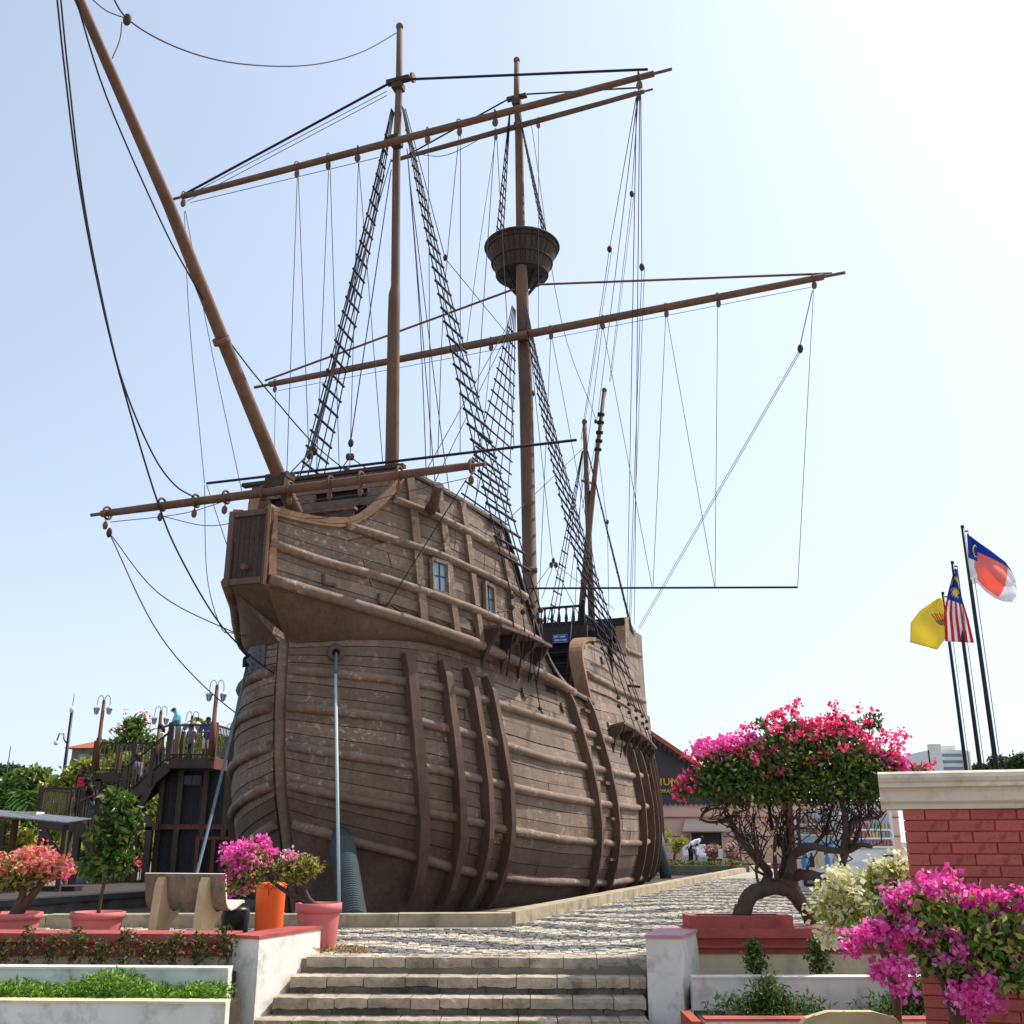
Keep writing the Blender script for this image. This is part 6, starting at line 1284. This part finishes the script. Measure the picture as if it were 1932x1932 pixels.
SKB,KHK,BLKS,NAVY,JEAN,CREAMS,PRT,BLU,WHT,CORS=CL('pale_blue',(128,206,232)),CL('khaki',(170,150,110)),CL('black',(30,30,34)),CL('navy',(40,46,70)),CL('jeans',(70,98,142)),CL('cream',(226,214,184)),CL('grey_print',(120,112,130)),CL('blue',(50,84,170)),CL('white_stripe',(222,226,232)),CL('coral',(206,120,100)); REDPR=mat('shirt_print_red',(232,56,66),.8,.1,6,0,20)
def at(x,Y_,z): p=W(x,1588,Y_); return Vector((W(x,1440,Y_).x,Y_,z))
person('man in a pale blue shirt and khaki trousers looking down over the platform rail',at(331,34.5,zu),1.76,R(-60),SKB,KHK,{'h1':(0,-.06,1.60),'h2':(0,-.08,1.66),'h0':(0,-.03,1.53),'ell':(-.22,-.12,1.16),'wrl':(-.16,-.34,1.12),'hal':(-.15,-.41,1.10),'elr':(.22,-.12,1.16),'wrr':(.16,-.34,1.12),'har':(.15,-.41,1.10)},R(14),hair='bald')
person('boy in a blue shirt and pale shorts standing behind the platform rail',at(386,35.4,zu),1.45,R(15),BLU,CREAMS,{'wrl':(-.1,-.22,1.12),'hal':(-.06,-.27,1.14),'ell':(-.24,-.05,1.12),'wrr':(.1,-.22,1.12),'har':(.06,-.27,1.14),'elr':(.24,-.05,1.12)},shorts=True)
person('child in grey standing near the rail between the man in pale blue and the boy',at(356,35.8,zu),1.25,R(-10),PRT,NAVY)
s_=S0.lerp(S1,.30); person('woman in a cream top with dark skirt coming down the upper flight',Vector((s_.x,34.7,s_.z+.05)),1.6,R(-75),CREAMS,NAVY,{'knl':(-.1,-.16,.55),'anl':(-.1,-.1,.16),'tol':(-.11,-.24,.12),'wrl':(-.22,-.3,1.08),'hal':(-.22,-.37,1.08)},R(12),hair='long')
s_=S0.lerp(S1,.86); person('person in a grey printed top partway up the flight behind the tall shrub',Vector((s_.x,34.9,s_.z-.2)),1.6,R(-100),PRT,NAVY,None,R(14),hair='long')
def redprint(J):
    c=(J['ch']+J['pel'])/2+Vector((0,-.135,.10)); return [('shirt_print',MB().box(c+Vector((0,0,.12)),(.2,.02,.08)).box(c+Vector((0,0,.02)),(.24,.02,.09)).box(c+Vector((0,.01,-.09)),(.22,.02,.09)),REDPR)]
person('man in a black shirt with a red print standing on the lower landing',at(161,34.7,zb2),1.74,R(-5),BLKS,NAVY,None,0,False,'short',False,redprint)
person('man in a black and red shirt leaning over the stair rail below the upper landing',at(182,34.2,zb2-.35),1.7,R(-50),BLKS,JEAN,{'wrr':(.16,-.34,1.1),'har':(.15,-.4,1.08)},R(20),False,'short',False,redprint)
person('person in blue jeans standing at the foot of the stair behind the tall shrub',at(180,32.6,GZ+.0),1.7,R(160),PRT,JEAN,{'knl':(-.12,-.05,.49),'anl':(-.15,-.05,.08),'tol':(-.16,-.2,.04)})
zk=GZ; person('woman in a coral top standing on the low ground left of the stair',at(67,29.5,zk),1.62,R(-30),CORS,CREAMS,None,0,True,'long')
person('child with dark hair sitting beside the woman in coral',at(92,29.8,zk),1.15,R(30),PRT,NAVY)
p=W(1303,1615,49.5); person('person in a white striped shirt bending forward beside the white bench',Vector((p.x,49.5,0)),1.68,R(110),WHT,BLKS,{'ell':(-.2,-.1,1.15),'wrl':(-.18,-.15,.9),'hal':(-.18,-.16,.83)},R(62),True)
p=W(1314,1615,49.3); person('small girl in white and blue beside the bending person',Vector((p.x,49.3,0)),1.0,R(60),WHT,BLU,None,R(8),hair='long')
finish_people()
# ================================================================ background greenery on the left
def blob(x,y,w_,h_,Y_,dz=.7): m=Y_/2030; return (W(x,y,Y_),(w_*m,max(w_,h_)*m*dz,h_*m))
def gtree(lb,x,Y_,bl,n,sz,lm,seed,name='leafy_tree',tr=.5): 
    b=W(x,1588,Y_); zt2=max(Vector(k[0]).z for k in bl); return tree(name,lb,(b.x,Y_,GZ),max(1.,(zt2-GZ)*tr),.16,bl,n,sz,lm,seed,bark=BARK)
gtree('dense yellow-green tree behind the lower landing',150,48,[blob(150,1480,42,40,48),blob(110,1500,40,34,48),blob(170,1450,26,20,48),blob(130,1560,46,50,48)],5200,.32,LEAFT,201)
gtree('dark green tree left of the yellow-green tree at the left edge',40,52,[blob(40,1485,44,34,52),blob(10,1500,40,30,52),blob(75,1470,24,22,52),blob(30,1560,50,50,52)],4600,.32,LEAFB,202)
gtree('yellow-green tree seen through the upper landing rails',235,50,[blob(230,1450,40,28,50),blob(280,1450,40,30,50),blob(210,1500,40,40,50),blob(275,1525,40,45,50)],3600,.32,LEAFT,203)
gtree('yellow-green tree behind the platform beside the ship',390,52,[blob(380,1430,50,26,52),blob(430,1430,40,26,52),blob(400,1480,50,40,52)],3600,.32,LEAFT,204)
gtree('bright yellow weeping shrub under the kiosk roof at the left edge',30,40,[blob(25,1600,42,34,40),blob(60,1630,40,30,40)],2600,.3,LEAFY,205,'leafy_shrub',.4)
gtree('pale green shrubs behind the stair posts',140,44,[blob(130,1620,40,34,44),blob(210,1630,50,40,44),blob(270,1600,30,40,44)],3600,.3,LEAFT,206,'leafy_shrub',.4)
tt=gtree('open-crowned tree with scarlet flowers behind the upper landing',250,56,[blob(250,1385,38,28,56),blob(225,1410,28,16,56),blob(285,1405,22,22,56),blob(255,1360,22,12,56),blob(195,1415,18,14,56)],1000,.34,LEAFB,207,tr=.62)
flowers('blossoms',np.array([W(x,y,55) for x,y in ((236,1342),(268,1342),(282,1352),(290,1355),(212,1380),(186,1400),(225,1372),(276,1362))]),5,.08,.16,RED,tt,208)
for i in range(6): pass
def palm(name,label,x,y,Y_,fr,L_,seed,lm,base_h=None,wid=.5,dirs=None):
    c=W(x,y,Y_); t=thing(name,label,'palm',(c.x,Y_,GZ)); limb([(c.x,Y_,GZ),(c.x+.05,Y_,(c.z+GZ)/2),c],(.16,.12),t,BARK,'trunk'); r=random.Random(seed)
    for i in range(fr):
        an=2*math.pi*i/fr+r.uniform(-.2,.2) if dirs is None else dirs[i]; el=r.uniform(.2,1.2) if dirs is None else r.uniform(.8,1.2); d=Vector((math.cos(an),math.sin(an)*.7,0)); P=[]; n=12
        for k in range(n+1): u_=k/n; P.append(c+d*(L_*u_*math.cos(el*.7))+Vector((0,0,L_*(math.sin(el)*u_-.85*u_*u_))))
        fo=MB().tube(P,[.03*(1-.8*k/n) for k in range(n+1)],4,0,False); fo.build('frond_stem',LEAFY,t) if False else None
        lp=[];ld=[]
        for k in range(2,n*3):
            u_=k/(n*3); a=P[min(int(u_*n),n-1)]; b=P[min(int(u_*n)+1,n)]; q=a.lerp(b,u_*n-int(u_*n)); ax=(b-a).normalized()
            for s in (-1,1): sdv=ax.cross(Vector((0,0,1))); sdv=sdv.normalized() if sdv.length>.01 else Vector((1,0,0)); lp.append(q); ld.append(sdv*s+ax*.6+Vector((0,0,-.45)))
        me=leafmesh('frond',lp,wid*L_*.34,[lm],asp=.09,seed=seed+i,dirs=[tuple(v.normalized()*3) for v in ld],up=.2); link('frond',me,t,None)
palm('coconut_palm','coconut palm with long drooping fronds at the left edge',30,1540,38,9,3.4,301,LEAFD,dirs=[.5,1.0,1.3,2.4,2.9,3.6,4.3,5.2,6.0],wid=.8)
palm('small_palm','small bushy palm right of the man in pale blue',395,1400,46,14,1.6,302,LEAFG); palm('small_palm','bushy palm behind the man in pale blue',350,1405,47,13,1.4,303,LEAFG); palm('fan_palm','taller palm head above the small lamp',378,1365,50,13,1.1,304,LEAFG); palm('small_palm','bushy palm beside the ship hull behind the tallest lamp',425,1408,48,12,1.3,305,LEAFT)
gtree('low rounded wood of distant trees at the far left',30,120,[blob(15,1455,40,10,120),blob(60,1460,30,9,120)],2200,.6,LEAFF,210,'far_tree')
# building with orange hipped roof, camera pole, thin mast, kiosk roof
Yh=95; a,b=W(133,1440,Yh),W(186,1440,Yh); zt2=W(150,1412,Yh).z; zr=W(160,1396,Yh).z; hs=thing('hill_building','grey building with an orange hipped roof behind the left trees','building',((a.x+b.x)/2,Yh,GZ)); hw=b.x-a.x+2
MB().box(((a.x+b.x)/2+1,Yh+3,(zt2+GZ)/2),(hw,6,zt2-GZ)).build('wall',SBW,hs); x0,x1=(a.x+b.x)/2+1-hw/2-.6,(a.x+b.x)/2+1+hw/2+.6
MB().add([(x0,Yh-.6,zt2),(x1,Yh-.6,zt2),(x1,Yh+6.6,zt2),(x0,Yh+6.6,zt2),(x0+2.2,Yh+3,zr+.3),(x1-2.2,Yh+3,zr+.3)],[(0,1,5,4),(1,2,5),(2,3,4,5),(3,0,4),(0,3,2,1)]).build('roof',TILE,hs)
for i in range(3): MB().box((a.x+1+i*1.6,Yh-.02,zt2-.9),(.7,.06,.8)).build('window',TWN,hs)
p=W(123,1440,60); q=W(129,1345,60); cp=thing('camera_pole','tall grey pole with a hooked arm and a dome camera behind the left trees','pole',(p.x,60,GZ)); MB().tube([(p.x,60,GZ),(p.x,60,q.z)],[.12,.09],8).build('pole',POLE,cp)
c=[Vector((p.x,60,W(120,1405,60).z)),Vector((p.x-.25,60,W(118,1395,60).z)),Vector((p.x-.3,60,W(115,1388,60).z+.1)),Vector((p.x-.55,60,W(110,1384,60).z)),Vector((p.x-.68,60,W(104,1402,60).z))]; MB().tube(c,.04,6).build('arm',POLE,cp); MB().ball(c[-1],.14,6).build('dome_camera',LPW,cp); MB().ball((p.x,60,q.z+.15),.16,6,0,(1,1,1.2)).build('dome_camera',LPW,cp); MB().tube([(p.x,60,q.z+.4),(p.x,60,q.z+1.1)],.02,4).build('lightning_rod',POLE,cp)
p=W(14,1450,70); MB().tube([(p.x,70,GZ),(p.x,70,W(12,1408,70).z)],[.06,.03],6).alone('thin_mast',POLE,'thin dark mast above the trees at the far left','mast',(p.x,70,GZ))
kr=thing('kiosk_roof','low kiosk with a shallow metal roof and red tiled edge at the left margin','kiosk',(W(20,1600,27).x,27,GZ)); MT=mat('metal_roof',(136,140,146),.4,.2,3,.1,10,metal=.5)
a,b=W(-60,1556,27),W(126,1558,27); zc_=a.z; 
for i in range(14): u0,u1=i/14,(i+1)/14; MB().prism([(a.x+(b.x-a.x)*u0,0),(a.x+(b.x-a.x)*u1-.02,0),(a.x+(b.x-a.x)*u1-.02,.03),(a.x+(b.x-a.x)*u0,.03)],(0,27,zc_+.25-.22*u0),(1,0,0),(0,0,1),(0,1.6,.12)).build('roof_sheet',MT,kr)
MB().box((W(5,1545,28.3).x,28.3,W(5,1542,28.3).z),(1.6,.5,.1)).build('ridge_tiles',TILE,kr); MB().box((W(5,1538,28.3).x,28.4,W(5,1536,28.3).z),(1.9,.5,.12)).build('roof_edge',WHITE,kr)
for x in (0,118): p=W(x,1560,27.3); MB().box((p.x,27.5,(zc_+GZ)/2),(.12,.12,zc_-GZ)).build('post',LT,kr)
MB().box((W(60,1650,27.8).x,27.9,GZ+.45),(2.4,.5,.9)).build('counter',LTD,kr)
